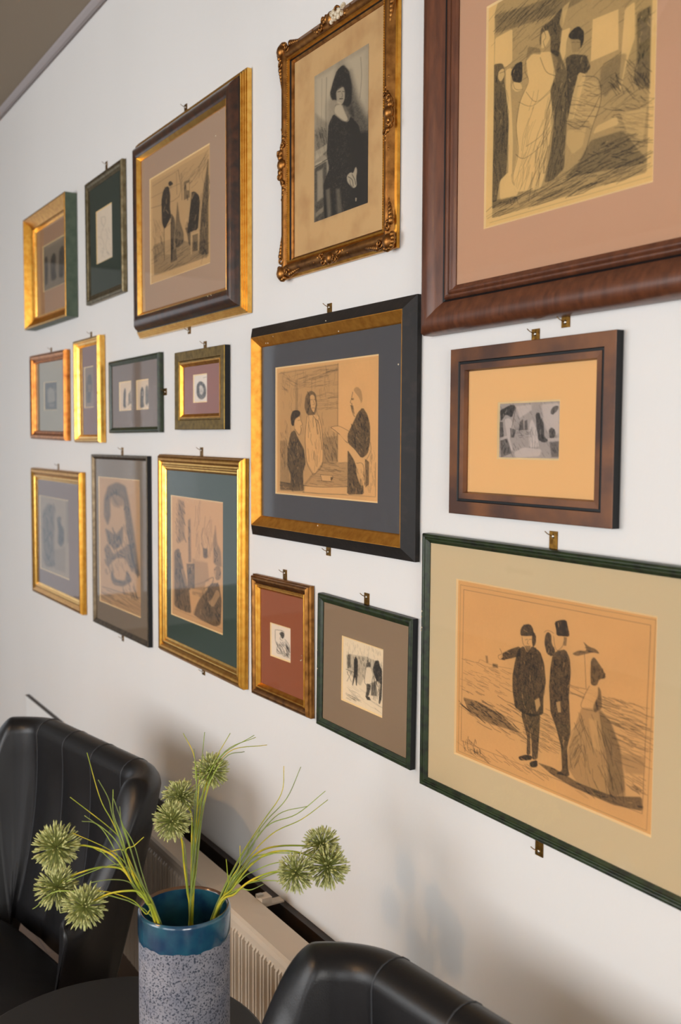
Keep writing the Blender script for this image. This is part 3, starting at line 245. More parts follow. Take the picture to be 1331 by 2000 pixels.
'M':{'c':(-1.8062,1.6055),'w':0.66,'h':0.49,'roll':0.0017,'m':0.048,'hs':0.011,'pr':[('black_wood',0,[(0,0.002),(0,0.0115)]),('black_wood',0,[(0,0.0115),(0.024999999999999998,0.028)]),('gold_matte',0,[(0.024999999999999998,0.028),(0.026,0.028),(0.046,0.015)]),('gold_matte',0,[(0.046,0.015),(0.048,0.0125)])],'mat':(84,82,84),'paper':(220,172,112),'wins':[(-0.0071,0.002,0.4194,0.2885)],'art':[(201,267,[('s',0.5,0.33,[(23,43),(979,21),(977,966),(24,981),(23,43)]),('f',0.22,1.8,[(30,29),(638,21),(638,743),(503,747),(317,927),(34,980)]),('h',0.35,(90,27.0,90,0.39),[(47,45),(631,51),(635,732),(503,736),(284,812),(48,820)]),('h',0.4,(50,30.1,-8,0.42),[(233,61),(634,51),(635,182),(233,178)]),('h',0.35,(30,24.0,-4,0.39),[(439,214),(632,226),(633,358),(440,350)]),('h',0.4,(20,18.0,35,0.36),[(50,22),(216,106),(200,152),(65,215)]),('f',0.3,1.2,[(208,106),(236,108),(237,342),(209,341)]),('w',0.9,0.3,[(641,21),(990,14),(991,729),(645,734)]),('s',0.8,0.45,[(638,19),(638,735)]),('h',0.55,(44,10.8,70,0.45),[(502,533),(590,500),(634,534),(635,732),(510,736)]),('f',0.3,1.5,[(502,555),(634,545),(635,732),(506,736)]),('h',0.5,(36,12.0,80,0.45),[(44,516),(134,493),(126,794),(45,796)]),('f',0.6,0.9,[(39,906),(152,913),(155,973),(39,974)]),('f',0.3,1.5,[(39,577),(117,577),(152,913),(39,919)]),('f',0.3,0.9,[(488,738),(735,736),(730,907),(292,924)]),('h',0.5,(40,21.0,3,0.42),[(488,738),(735,736),(730,907),(317,916)]),('s',0.85,0.72,[(292,925),(473,926),(730,909)]),('s',0.5,0.36,[(301,981),(534,977),(722,965)]),('f',0.35,0.6,[(292,929),(317,927),(304,981),(288,982)]),('w',0.85,0.3,[(473,834),(592,836),(578,879),(488,879)]),('s',0.7,0.39,[(473,834),(592,836),(578,879),(488,879),(473,834)]),('f',0.6,0.6,[(572,846),(598,849),(587,870),(572,871)]),('f',0.8,0.45,[(154,398),(175,349),(217,339),(258,350),(266,378),(237,401),(204,414),(192,468),(167,458)]),('w',0.9,0.3,[(201,414),(258,387),(283,451),(260,530),(204,489)]),('s',0.7,0.36,[(260,388),(270,425),(286,455),(267,466),(270,501),(250,536),(204,489)]),('s',0.7,0.42,[(237,422),(260,420)]),('f',0.66,0.6,[(159,515),(204,494),(234,554),(303,642),(322,752),(292,823),(301,969),(148,975),(160,858),(122,770),(125,625)]),('h',0.5,(40,12.0,70,0.45),[(151,541),(283,636),(308,787),(284,953),(169,960),(134,697)]),('s',0.35,0.36,[(231,548),(275,624),(300,718)]),('f',0.55,0.6,[(305,322),(317,235),(369,196),(421,222),(438,305),(422,379),(391,389),(331,381)]),('w',0.9,0.3,[(362,234),(405,232),(424,304),(403,372),(375,338)]),('s',0.7,0.36,[(362,234),(356,289),(381,348),(403,374)]),('s',0.7,0.42,[(371,269),(390,268)]),('s',0.7,0.42,[(402,269),(418,270)]),('s',0.6,0.36,[(399,278),(409,306),(393,307)]),('s',0.7,0.39,[(387,332),(412,333)]),('w',0.92,0.3,[(331,394),(390,383),(452,394),(483,487),(496,668),(488,748),(411,832),(335,742),(315,554)]),('s',0.7,0.42,[(334,392),(315,554),(332,740),(396,836)]),('s',0.7,0.45,[(452,391),(486,499),(499,679),(485,770),(411,836)]),('h',0.5,(24,33.1,86,0.36),[(347,416),(448,407),(480,668),(442,783),(348,717)]),('s',0.75,0.6,[(394,389),(425,429),(441,532)]),('s',0.8,0.66,[(425,418),(459,464),(487,646)]),('w',0.9,0.3,[(573,480),(648,474),(741,513),(733,543),(700,543),(590,509)]),('s',0.6,0.36,[(573,480),(648,474),(741,511)]),('s',0.8,0.54,[(573,483),(648,528),(720,589),(739,594)]),('w',0.8,0.3,[(648,534),(733,548),(731,587),(706,578)]),('f',0.35,0.6,[(779,218),(813,197),(851,227),(864,298),(841,332),(835,283),(802,247)]),('w',0.9,0.3,[(770,245),(802,245),(835,283),(854,324),(798,409),(773,369),(759,311)]),('s',0.75,0.42,[(775,235),(765,277),(754,309),(768,318),(765,352),(785,401),(798,409)]),('f',0.6,0.6,[(762,279),(784,278),(784,291),(765,292)]),('f',0.5,0.6,[(752,325),(780,331),(794,396),(774,379)]),('f',0.68,0.6,[(864,345),(907,400),(929,473),(930,589),(910,673),(857,705),(796,642),(734,597),(728,537),(781,449),(817,386)]),('h',0.5,(50,13.2,60,0.45),[(868,367),(921,473),(922,641),(857,695),(761,589),(788,471)]),('s',0.4,0.42,[(814,397),(804,471),(822,535)]),('w',0.8,0.3,[(734,610),(796,658),(857,727),(844,759),(790,718)]),('f',0.7,0.6,[(731,643),(792,718),(824,792),(872,886),(880,956),(729,966),(732,773)]),('w',0.85,0.3,[(814,739),(871,750),(888,885),(848,898),(812,816)]),('s',0.7,0.42,[(814,739),(871,748),(888,885)]),('h',0.6,(12,12.0,85,0.42),[(817,760),(879,758),(883,885),(832,888)]),('f',0.6,0.6,[(886,705),(923,727),(922,883),(893,906)]),('s',0.6,0.42,[(930,589),(936,651),(890,726)]),('h',0.35,(20,18.0,88,0.36),[(929,683),(974,682),(977,932),(899,937)])])],'plates':[(0.0052,0.2563,'top'),(0.0051,-0.2548,'bottom')],'label':'black and gold picture frame with charcoal mount and a print of three people'},
'N':{'c':(-1.1844,1.6008),'w':0.3758,'h':0.283,'roll':0.0009,'m':0.039,'hs':0.008,'pr':[('black',0,[(0,0.002),(0,0.016)]),('burl_wood',0,[(0,0.016),(0.001,0.0168),(0.022,0.0168)]),('black',0,[(0.022,0.0168),(0.023,0.0148),(0.0265,0.0148),(0.027,0.016)]),('burl_wood',0,[(0.027,0.016),(0.037,0.0155),(0.039,0.009)])],'mat':(232,188,128),'paper':(205,190,180),'wins':[(-0.0024,0.0012,0.143,0.0933)],'art':[(121,115,[('f',0.35,1.2,[(-31,-22),(1018,-2),(1037,1014),(-14,1024)]),('h',0.4,(120,12.0,60,0.6),[(-9,1),(994,17),(1006,991),(14,1006)]),('w',0.7,1.99,[(283,64),(548,42),(550,145),(354,277)]),('w',0.75,2.39,[(709,50),(983,36),(992,563),(846,630),(746,357)]),('f',0.65,0.8,[(853,157),(904,86),(983,83),(967,162),(906,227),(857,232)]),('f',0.75,1.2,[(7,123),(146,58),(214,26),(283,64),(218,273),(113,199),(28,339)]),('f',0.6,1.2,[(3,339),(63,340),(85,627),(8,663)]),('w',0.8,1.2,[(87,287),(184,272),(254,398),(183,627),(245,840),(221,883),(148,627)]),('f',0.6,0.8,[(187,450),(290,487),(265,628),(207,627)]),('s',0.7,0.8,[(283,82),(221,450)]),('f',0.7,1.2,[(616,199),(680,185),(698,288),(746,357),(767,629),(847,680),(753,725),(656,663),(625,354)]),('w',0.85,1.2,[(528,352),(559,301),(603,388),(647,526),(678,800),(522,802),(505,559)]),('h',0.5,(14,23.9,86,0.56),[(523,490),(640,492),(672,800),(529,802)]),('f',0.7,1.2,[(828,494),(880,444),(943,523),(932,630),(846,650)]),('w',0.6,0.8,[(815,646),(994,630),(995,684),(816,697)]),('f',0.5,1.6,[(847,714),(995,697),(1000,964),(883,967)]),('w',0.75,1.6,[(263,893),(430,803),(723,834),(694,954),(298,995)]),('f',0.5,1.2,[(15,663),(138,627),(229,911),(38,994)]),('h',0.5,(10,12.0,0,0.72),[(306,452),(523,490),(509,628),(326,628)]),('w',0.6,0.8,[(15,627),(147,592),(148,645),(16,681)]),('f',0.6,1.2,[(355,347),(408,296),(424,489),(341,505)]),('f',0.6,1.2,[(435,332),(481,309),(491,489),(438,489)])])],'plates':[(0.0068,0.1502,'top')],'label':'brown burl wood picture frame with peach mount around a small grey engraving'},
'O':{'c':(-1.9949,1.1196),'w':0.2759,'h':0.2933,'roll':0.0122,'m':0.033,'hs':0.008,'pr':[('bronze_gold',1,[(0,0.002),(0,0.011),(0.003,0.0125)]),('bronze_gold',1,[(0.003,0.0125),(0.0035,0.018),(0.008,0.0205),(0.013,0.0185),(0.018,0.013)]),('black',0,[(0.018,0.013),(0.0192,0.0125)]),('gold',1,[(0.0192,0.0125),(0.0195,0.0155),(0.023,0.0165),(0.025,0.013)]),('gold',0,[(0.025,0.013),(0.028,0.014),(0.033,0.0085)])],'mat':(156,88,54),'paper':(232,216,195),'wins':[(-0.0091,-0.0004,0.0982,0.0796)],'art':[(40,66,[('s',0.8,0.48,[(206,195),(211,513),(318,629)]),('s',0.8,0.48,[(206,172),(511,138),(662,155)]),('f',0.8,0.6,[(397,250),(549,153),(684,195),(660,326),(547,402),(488,300)]),('s',0.7,0.42,[(488,300),(457,419),(562,435)]),('s',0.8,0.48,[(318,629),(285,863),(484,867)]),('h',0.8,(46,7.8,55,0.45),[(280,591),(771,447),(932,727),(843,880),(317,811)]),('f',0.45,0.9,[(734,500),(933,593),(917,819),(769,761)]),('s',0.7,0.45,[(697,372),(904,510),(932,727)]),('h',0.7,(14,6.6,15,0.42),[(317,811),(917,775),(916,909),(316,902)])])],'plates':[(0.0048,0.1597,'top')],'label':'small bronze gold picture frame with rust orange mount around a tiny white sketch'},
'P':{'c':(-1.6517,1.1131),'w':0.3433,'h':0.2876,'roll':-0.014,'m':0.017,'hs':0.01,'pr':[('black',0,[(0,0.002),(0,0.013)]),('dark_green',1,[(0,0.013),(0.002,0.0162),(0.006,0.0172),(0.01,0.0155)]),('dark_green',0,[(0.01,0.0155),(0.0103,0.014),(0.017,0.011)])],'mat':(150,126,100),'paper':(232,212,180),'wins':[(-0.0057,-0.0015,0.152,0.1366)],'art':[(81,130,[('h',0.25,(50,9.0,85,0.33),[(57,48),(982,35),(968,172),(61,236)]),('f',0.3,1.5,[(81,256),(592,189),(970,217),(974,395),(527,550),(456,684),(107,511)]),('h',0.65,(110,7.8,84,0.48),[(93,253),(969,194),(976,462),(109,605)]),('f',0.82,0.6,[(277,330),(313,240),(378,283),(386,445),(371,588),(366,695),(343,701),(320,554),(267,720),(244,719),(285,516)]),('f',0.6,0.6,[(121,271),(186,233),(206,440),(126,483)]),('s',0.8,0.6,[(83,505),(281,505)]),('s',0.7,0.48,[(107,534),(227,671)]),('s',0.7,0.48,[(224,518),(111,688)]),('w',0.95,0.6,[(589,351),(705,335),(752,449),(712,573),(558,600),(569,447)]),('s',0.7,0.45,[(589,351),(558,600),(712,578),(752,472)]),('f',0.7,0.6,[(587,293),(685,248),(705,323),(596,349)]),('f',0.75,0.6,[(595,602),(712,585),(696,692),(652,795),(578,814),(612,690)]),('f',0.8,0.6,[(578,803),(681,787),(718,828),(627,848)]),('f',0.82,0.6,[(810,197),(898,177),(903,243),(972,306),(978,529),(854,515),(780,420),(749,336)]),('f',0.6,0.6,[(719,571),(836,497),(859,729),(716,755)]),('w',0.6,0.6,[(853,492),(942,515),(964,668),(915,827),(866,716)]),('f',0.8,0.6,[(942,493),(977,484),(973,733),(933,834),(898,832)]),('h',0.6,(30,21.0,86,0.45),[(710,528),(959,489),(948,717),(716,755)]),('h',0.5,(26,12.0,12,0.39),[(76,876),(460,857),(462,927),(78,970)]),('h',0.3,(24,18.0,15,0.33),[(150,690),(966,757),(954,941),(157,973)])])],'plates':[(-0.0022,0.1567,'top')],'label':'small dark green picture frame with brown mount around a sketch of a crowd'},
'Q':{'c':(-1.134,1.1855),'w':0.624,'h':0.465,'roll':0.0,'m':0.0165,'hs':0.012,'pr':[('dark_green',1,[(0,0.002),(0,0.016),(0.0015,0.019),(0.005,0.02),(0.0075,0.0175)]),('dark_green',1,[(0.0075,0.0175),(0.0085,0.019),(0.011,0.0175),(0.0118,0.0155)]),('dark_green',0,[(0.0118,0.0155),(0.0165,0.0125)])],'mat':(208,188,150),'paper':(216,166,104),'wins':[(-0.0015,0.0036,0.4394,0.312)],'art':[(389,382,[('s',0.45,0.48,[(16,26),(994,13),(981,986),(17,982),(16,26)]),('s',0.6,0.48,[(37,49),(975,41),(961,917),(34,917),(37,49)]),('h',0.5,(60,24.0,8,0.52),[(37,432),(328,426),(330,567),(36,612)]),('h',0.7,(60,36.0,14,0.72),[(36,612),(353,592),(420,646),(547,666),(488,813),(401,803),(219,804),(38,728)]),('h',0.85,(26,32.0,22,1.2),[(46,662),(216,670),(378,725),(401,782),(242,773),(44,726)]),('f',0.5,1.6,[(41,663),(131,658),(263,682),(378,747),(218,759),(83,742)]),('h',0.5,(50,28.0,10,0.56),[(483,583),(545,583),(590,774),(487,792)]),('h',0.5,(80,44.0,7,0.64),[(626,414),(963,407),(970,704),(877,722),(830,547),(765,480),(642,470)]),('h',0.45,(40,36.0,7,1.04),[(764,432),(963,416),(966,687),(868,687)]),('f',0.3,3.2,[(859,671),(967,649),(963,735),(887,756)]),('h',0.6,(30,24.0,20,0.56),[(98,905),(403,889),(747,923),(926,941),(553,945),(99,974)]),('f',0.62,1.2,[(473,870),(551,864),(680,891),(837,889),(958,839),(963,904),(838,930),(652,924),(552,904)]),('h',0.6,(26,20.0,15,0.64),[(887,766),(963,744),(962,830),(906,835)]),('f',0.45,1.2,[(175,390),(187,387),(193,425),(181,428)]),('f',0.5,1.2,[(218,421),(247,418),(250,439),(218,443)]),('s',0.4,0.48,[(42,446),(127,442),(146,420),(212,431),(327,421)]),('f',0.78,0.8,[(370,232),(371,194),(389,169),(421,159),(436,176),(441,199),(452,204),(433,219),(390,230)]),('w',0.8,0.4,[(377,236),(438,222),(438,258),(422,285),(394,285)]),('s',0.7,0.6,[(379,236),(386,271),(408,295)]),('s',0.7,0.52,[(397,249),(410,241)]),('s',0.7,0.52,[(417,242),(429,237)]),('s',0.6,0.48,[(412,247),(408,265),(417,265)]),('f',0.55,0.8,[(397,279),(426,272),(419,316),(405,317)]),('f',0.75,0.8,[(433,206),(454,207),(454,254),(439,279),(432,249)]),('f',0.74,0.8,[(359,308),(391,280),(408,318),(434,269),(477,290),(499,347),(509,438),(498,515),(499,609),(442,641),(382,637),(348,621),(333,534),(331,458),(343,379)]),('f',0.72,0.8,[(369,288),(376,338),(326,364),(276,388),(260,385),(269,354),(314,319)]),('w',0.8,0.4,[(246,371),(258,326),(271,343),(276,377),(256,391)]),('s',0.7,0.48,[(258,329),(269,354),(249,371),(258,388),(276,377)]),('h',0.6,(40,24.0,85,0.64),[(343,346),(488,308),(502,513),(484,614),(353,614)]),('s',0.5,0.6,[(408,318),(417,391),(417,497),(431,632)]),('w',0.75,0.8,[(453,550),(476,530),(483,567),(464,608)]),('f',0.7,0.8,[(382,637),(484,616),(480,732),(474,853),(446,867),(440,768),(432,706),(437,844),(415,852),(417,754),(388,668)]),('f',0.85,0.8,[(370,880),(413,851),(446,846),(444,868),(381,896)]),('f',0.85,0.8,[(433,883),(473,856),(476,892),(447,908),(434,903)]),('f',0.86,0.6,[(545,121),(575,104),(605,98),(610,125),(620,163),(619,179),(557,188),(556,162)]),('w',0.8,0.4,[(543,193),(603,183),(588,236),(561,261)]),('s',0.65,0.52,[(543,195),(550,241),(563,262),(586,237),(594,209)]),('f',0.5,0.8,[(593,185),(609,185),(606,227),(593,230)]),('f',0.75,0.8,[(500,201),(512,177),(531,186),(534,234),(555,266),(539,301),(510,292),(497,243)]),('s',0.6,0.48,[(496,186),(508,173),(526,172),(543,179)]),('f',0.72,0.8,[(539,295),(559,264),(603,246),(624,283),(631,352),(624,475),(631,575),(637,654),(621,742),(627,832),(637,877),(567,892),(599,861),(591,743),(563,650),(535,586),(525,454),(530,359)]),('h',0.6,(30,24.0,88,0.64),[(539,305),(619,284),(625,557),(545,583)]),('w',0.7,0.8,[(562,526),(582,514),(587,569),(573,574)]),('f',0.6,0.8,[(633,260),(666,234),(704,228),(694,200),(684,185),(713,205),(745,207),(765,228),(732,227),(695,246),(657,266)]),('s',0.6,0.56,[(693,245),(698,313),(704,411)]),('f',0.66,0.8,[(723,268),(737,246),(762,276),(785,308),(794,337),(764,348),(752,386),(726,389),(722,336)]),('w',0.8,0.8,[(717,402),(759,396),(764,432),(738,509),(686,506),(701,441)]),('s',0.6,0.56,[(719,396),(696,453),(684,512),(738,511)]),('f',0.55,1.2,[(758,384),(772,400),(779,486),(743,522),(738,489),(759,433)]),('f',0.3,1.2,[(686,511),(774,492),(820,540),(858,643),(878,760),(889,842),(838,895),(747,913),(681,904),(613,819),(635,696),(664,584)]),('f',0.42,2.4,[(765,495),(820,540),(862,641),(882,768),(890,871),(820,899),(807,740),(782,612)]),('h',0.55,(46,52.0,74,0.6),[(692,534),(766,510),(859,671),(872,859),(747,903),(640,806),(655,627)]),('h',0.5,(26,36.0,112,0.6),[(646,621),(701,541),(706,750),(640,827)]),('w',0.5,1.6,[(720,555),(753,553),(779,702),(742,686)]),('h',0.85,(20,10.4,80,0.64),[(59,884),(153,879),(155,958),(41,961)]),('s',0.8,0.56,[(78,877),(76,948),(99,945)]),('s',0.8,0.56,[(120,883),(111,946),(146,944)]),('h',0.6,(12,24.0,22,0.48),[(35,940),(197,947),(198,976),(35,969)])])],'plates':[(0.005,0.25,'top'),(-0.0126,-0.2545,'bottom')],'label':'large dark green picture frame,lower right,holding an orange seaside print'},
}
PLANT = {'heads':[(0,(-1.6204,-0.6402,0.9046),0.041,[(-1.4964,-0.5131,0.7965),(-1.5196,-0.5425,0.8548),(-1.5355,-0.5625,0.8948),(-1.558,-0.578,0.9073),(-1.5838,-0.5997,0.9115),(-1.6025,-0.6112,0.9073)]),(0,(-1.6544,-0.6298,0.8203),0.038,[(-1.4955,-0.5116,0.7965),(-1.5246,-0.5337,0.8378),(-1.5468,-0.5465,0.867),(-1.5663,-0.558,0.8719),(-1.6034,-0.5808,0.8615),(-1.6478,-0.6175,0.8352)]),(0,(-1.5507,-0.6148,0.8255),0.037,[(-1.4859,-0.5145,0.8013),(-1.4878,-0.532,0.8349),(-1.4959,-0.5426,0.853),(-1.5058,-0.558,0.8554),(-1.5256,-0.5811,0.8488),(-1.5425,-0.6003,0.8356)]),(1,(-1.5633,-0.3847,1.0067),0.033,[(-1.5296,-0.4382,0.7632),(-1.5415,-0.4298,0.8286),(-1.5535,-0.4214,0.8948),(-1.5625,-0.4105,0.9441),(-1.5653,-0.3907,0.9852)]),(1,(-1.6074,-0.4239,0.9555),0.032,[(-1.5391,-0.4351,0.7584),(-1.5515,-0.4274,0.8242),(-1.5644,-0.4205,0.8908),(-1.5858,-0.412,0.9277),(-1.603,-0.4181,0.9465)]),(1,(-1.5391,-0.4677,0.9424),0.034,[(-1.5305,-0.4397,0.7632),(-1.5361,-0.4417,0.8155),(-1.5416,-0.4448,0.8591),(-1.5375,-0.451,0.9067),(-1.5358,-0.4636,0.9347)]),(2,(-1.4527,-0.2249,0.8792),0.034,[(-1.5093,-0.4046,0.7721),(-1.5059,-0.3752,0.8114),(-1.5034,-0.3471,0.8512),(-1.4908,-0.3238,0.8761),(-1.4811,-0.2889,0.8811),(-1.4612,-0.2387,0.8774)]),(2,(-1.411,-0.2366,0.8588),0.037,[(-1.491,-0.412,0.7816),(-1.4863,-0.3799,0.8248),(-1.4812,-0.3484,0.8597),(-1.464,-0.3181,0.8818),(-1.4409,-0.281,0.8829),(-1.419,-0.2482,0.8674)]),(2,(-1.4227,-0.2932,0.8566),0.034,[(-1.4906,-0.4113,0.7816),(-1.4746,-0.3808,0.8206),(-1.4622,-0.3581,0.8424),(-1.4447,-0.3284,0.8564),(-1.4288,-0.3027,0.8583)])],'grass':[[[(-1.496,-0.5124,0.7965),(-1.5235,-0.5408,0.8788),(-1.5484,-0.5661,0.9531),(-1.565,-0.5825,0.994),(-1.5837,-0.5979,1.0687)],[(-1.496,-0.5124,0.7965),(-1.5205,-0.5522,0.8997),(-1.5299,-0.5724,0.969),(-1.5293,-0.5808,1.0048),(-1.5327,-0.5962,1.0378)],[(-1.496,-0.5124,0.7965),(-1.5271,-0.5396,0.8599),(-1.5482,-0.5507,0.924),(-1.566,-0.5598,0.9633),(-1.5761,-0.5568,1.0014)],[(-1.496,-0.5124,0.7965),(-1.5146,-0.5391,0.856),(-1.5289,-0.5577,0.9236),(-1.5378,-0.5733,0.9495),(-1.5745,-0.6296,1.0025)],[(-1.496,-0.5124,0.7965),(-1.5255,-0.5386,0.8473),(-1.5511,-0.5587,0.8986),(-1.5743,-0.5765,0.9378),(-1.5988,-0.5987,0.9577)],[(-1.496,-0.5124,0.7965),(-1.5138,-0.5463,0.8623),(-1.523,-0.5666,0.9276),(-1.5364,-0.5975,0.9635),(-1.5426,-0.6206,0.9711)],[(-1.496,-0.5124,0.7965),(-1.5274,-0.5395,0.8641),(-1.5461,-0.5518,0.8902),(-1.5703,-0.5738,0.9081),(-1.6074,-0.6163,0.9286)],[(-1.496,-0.5124,0.7965),(-1.5118,-0.534,0.8602),(-1.5217,-0.5473,0.9154),(-1.5294,-0.5588,0.9579),(-1.5307,-0.5616,0.988)],[(-1.496,-0.5124,0.7965),(-1.5047,-0.5323,0.8582),(-1.5082,-0.5463,0.9029),(-1.5085,-0.5562,0.939),(-1.5178,-0.5762,1.0075)],[(-1.496,-0.5124,0.7965),(-1.5091,-0.5394,0.8582),(-1.516,-0.5572,0.9153),(-1.5026,-0.5481,0.9292),(-1.4882,-0.537,0.9463)],[(-1.496,-0.5124,0.7965),(-1.5266,-0.5399,0.8515),(-1.5431,-0.5486,0.8776),(-1.5639,-0.5676,0.8785),(-1.6078,-0.6275,0.8476)],[(-1.496,-0.5124,0.7965),(-1.5104,-0.5425,0.8498),(-1.5114,-0.5558,0.8681),(-1.5199,-0.5828,0.8745),(-1.5295,-0.6126,0.8727)],[(-1.496,-0.5124,0.7965),(-1.5042,-0.5285,0.8101),(-1.5134,-0.545,0.832),(-1.5305,-0.5751,0.8463),(-1.5416,-0.597,0.8506)],[(-1.496,-0.5124,0.7965),(-1.5084,-0.5267,0.8382),(-1.5212,-0.5417,0.8799),(-1.5359,-0.5642,0.8881),(-1.5531,-0.5882,0.913)],[(-1.496,-0.5124,0.7965),(-1.5064,-0.523,0.8424),(-1.515,-0.5317,0.88),(-1.5238,-0.5404,0.9217),(-1.5355,-0.555,0.9534)],[(-1.496,-0.5124,0.7965),(-1.5295,-0.5447,0.8861),(-1.5424,-0.5529,0.9092),(-1.5626,-0.5765,0.9027),(-1.5791,-0.5926,0.909)],[(-1.496,-0.5124,0.7965),(-1.6004,-0.6299,0.8353),(-1.6488,-0.668,0.7969),(-1.6744,-0.6665,0.7834)]],[[(-1.5301,-0.4389,0.7632),(-1.5418,-0.4258,0.8637),(-1.5504,-0.4072,0.9655),(-1.5524,-0.3839,1.0242),(-1.5493,-0.3538,1.073)],[(-1.5301,-0.4389,0.7632),(-1.5449,-0.4226,0.8528),(-1.557,-0.3994,0.962),(-1.5606,-0.3682,1.0284),(-1.5443,-0.3093,1.0638)],[(-1.5301,-0.4389,0.7632),(-1.5428,-0.4272,0.8637),(-1.55,-0.4044,0.9832),(-1.5432,-0.3666,1.0439),(-1.5251,-0.3161,1.0661)],[(-1.5301,-0.4389,0.7632),(-1.5439,-0.4211,0.8528),(-1.5557,-0.3961,0.9709),(-1.5541,-0.3565,1.0374),(-1.5313,-0.2906,1.0467)],[(-1.5301,-0.4389,0.7632),(-1.5373,-0.4277,0.8658),(-1.5386,-0.4057,0.9779),(-1.5291,-0.3733,1.0379),(-1.5164,-0.3424,1.0472)],[(-1.5301,-0.4389,0.7632),(-1.5473,-0.4253,0.8616),(-1.5627,-0.4085,0.9619),(-1.5772,-0.3959,1.0193),(-1.5913,-0.3835,1.0687)],[(-1.5301,-0.4389,0.7632),(-1.5437,-0.4287,0.8637),(-1.5555,-0.4154,0.9655),(-1.5708,-0.4122,1.0329),(-1.593,-0.4236,1.0725)],[(-1.5301,-0.4389,0.7632),(-1.5387,-0.431,0.857),(-1.5465,-0.4194,0.969),(-1.5552,-0.4173,1.02),(-1.5632,-0.4165,1.0519)],[(-1.5301,-0.4389,0.7632),(-1.5344,-0.4253,0.8483),(-1.5395,-0.4151,0.9164),(-1.5435,-0.4055,0.9673),(-1.5455,-0.3948,1.0009)],[(-1.5301,-0.4389,0.7632),(-1.539,-0.428,0.8472),(-1.5482,-0.4199,0.9144),(-1.557,-0.4109,0.9823),(-1.5641,-0.4037,1.0152)],[(-1.5301,-0.4389,0.7632),(-1.5402,-0.4399,0.8315),(-1.5483,-0.4399,0.8825),(-1.5547,-0.4418,0.8987)],[(-1.5301,-0.4389,0.7632),(-1.5404,-0.4303,0.8472),(-1.5507,-0.4215,0.932),(-1.5584,-0.4131,0.9823),(-1.5478,-0.3742,1.042)]],[[(-1.4998,-0.408,0.7752),(-1.4974,-0.3696,0.8585),(-1.4893,-0.3246,0.9239),(-1.4846,-0.2872,0.9725),(-1.4959,-0.276,1.0164)],[(-1.4998,-0.408,0.7752),(-1.492,-0.3703,0.8607),(-1.4783,-0.3254,0.9278),(-1.4665,-0.287,0.9691),(-1.4631,-0.2607,1.0213)],[(-1.4998,-0.408,0.7752),(-1.4883,-0.3644,0.8607),(-1.4757,-0.3219,0.9234),(-1.4555,-0.2729,0.9428),(-1.438,-0.2261,0.98)],[(-1.4998,-0.408,0.7752),(-1.4915,-0.3608,0.8542),(-1.4788,-0.3102,0.9064),(-1.463,-0.2584,0.9284),(-1.4514,-0.2126,0.9579)],[(-1.4998,-0.408,0.7752),(-1.4864,-0.3701,0.8538),(-1.4799,-0.3491,0.8873),(-1.4765,-0.3332,0.9192)],[(-1.4998,-0.408,0.7752),(-1.49,-0.3781,0.8363),(-1.484,-0.3568,0.8785),(-1.4832,-0.3455,0.906)],[(-1.4998,-0.408,0.7752),(-1.4864,-0.3846,0.8392),(-1.4768,-0.372,0.8667),(-1.4755,-0.3716,0.9009)],[(-1.4998,-0.408,0.7752),(-1.4793,-0.3591,0.8629),(-1.4642,-0.3279,0.8812),(-1.4293,-0.2675,0.8805),(-1.4124,-0.2369,0.8727)],[(-1.4998,-0.408,0.7752),(-1.4823,-0.3673,0.8368),(-1.4717,-0.3435,0.8532),(-1.4561,-0.3124,0.8654),(-1.4352,-0.2741,0.8672)],[(-1.4998,-0.408,0.7752),(-1.4751,-0.3661,0.8303),(-1.4598,-0.3448,0.842),(-1.44,-0.3162,0.8562),(-1.4242,-0.2954,0.8583)],[(-1.4998,-0.408,0.7752),(-1.4771,-0.3699,0.826),(-1.4618,-0.3486,0.8385),(-1.446,-0.3277,0.8415),(-1.43,-0.3069,0.841)],[(-1.4998,-0.408,0.7752),(-1.4778,-0.3792,0.8235),(-1.4583,-0.3601,0.8283),(-1.4417,-0.3445,0.8409)],[(-1.4998,-0.408,0.7752),(-1.4906,-0.3874,0.8204),(-1.4932,-0.387,0.8551),(-1.4953,-0.3879,0.8741)],[(-1.4998,-0.408,0.7752),(-1.4946,-0.3903,0.8106),(-1.4853,-0.3659,0.8487),(-1.475,-0.3419,0.8696),(-1.4594,-0.3107,0.8818)],[(-1.4998,-0.408,0.7752),(-1.4937,-0.3695,0.8509),(-1.488,-0.3352,0.8994),(-1.4783,-0.2956,0.9398),(-1.4617,-0.249,0.9497)]]]}

def vnoise(nu, nv, su, sv, rng):
    gu, gv = max(2, int(nu/su)+2), max(2, int(nv/sv)+2)
    g = rng.random((gv, gu)); yy = np.linspace(0, gv-1.001, nv); xx = np.linspace(0, gu-1.001, nu)
    y0 = yy.astype(int); x0 = xx.astype(int); fy = (yy-y0)[:, None]; fx = (xx-x0)[None, :]
    return (g[y0][:, x0]*(1-fx)+g[y0][:, x0+1]*fx)*(1-fy)+(g[y0+1][:, x0]*(1-fx)+g[y0+1][:, x0+1]*fx)*fy

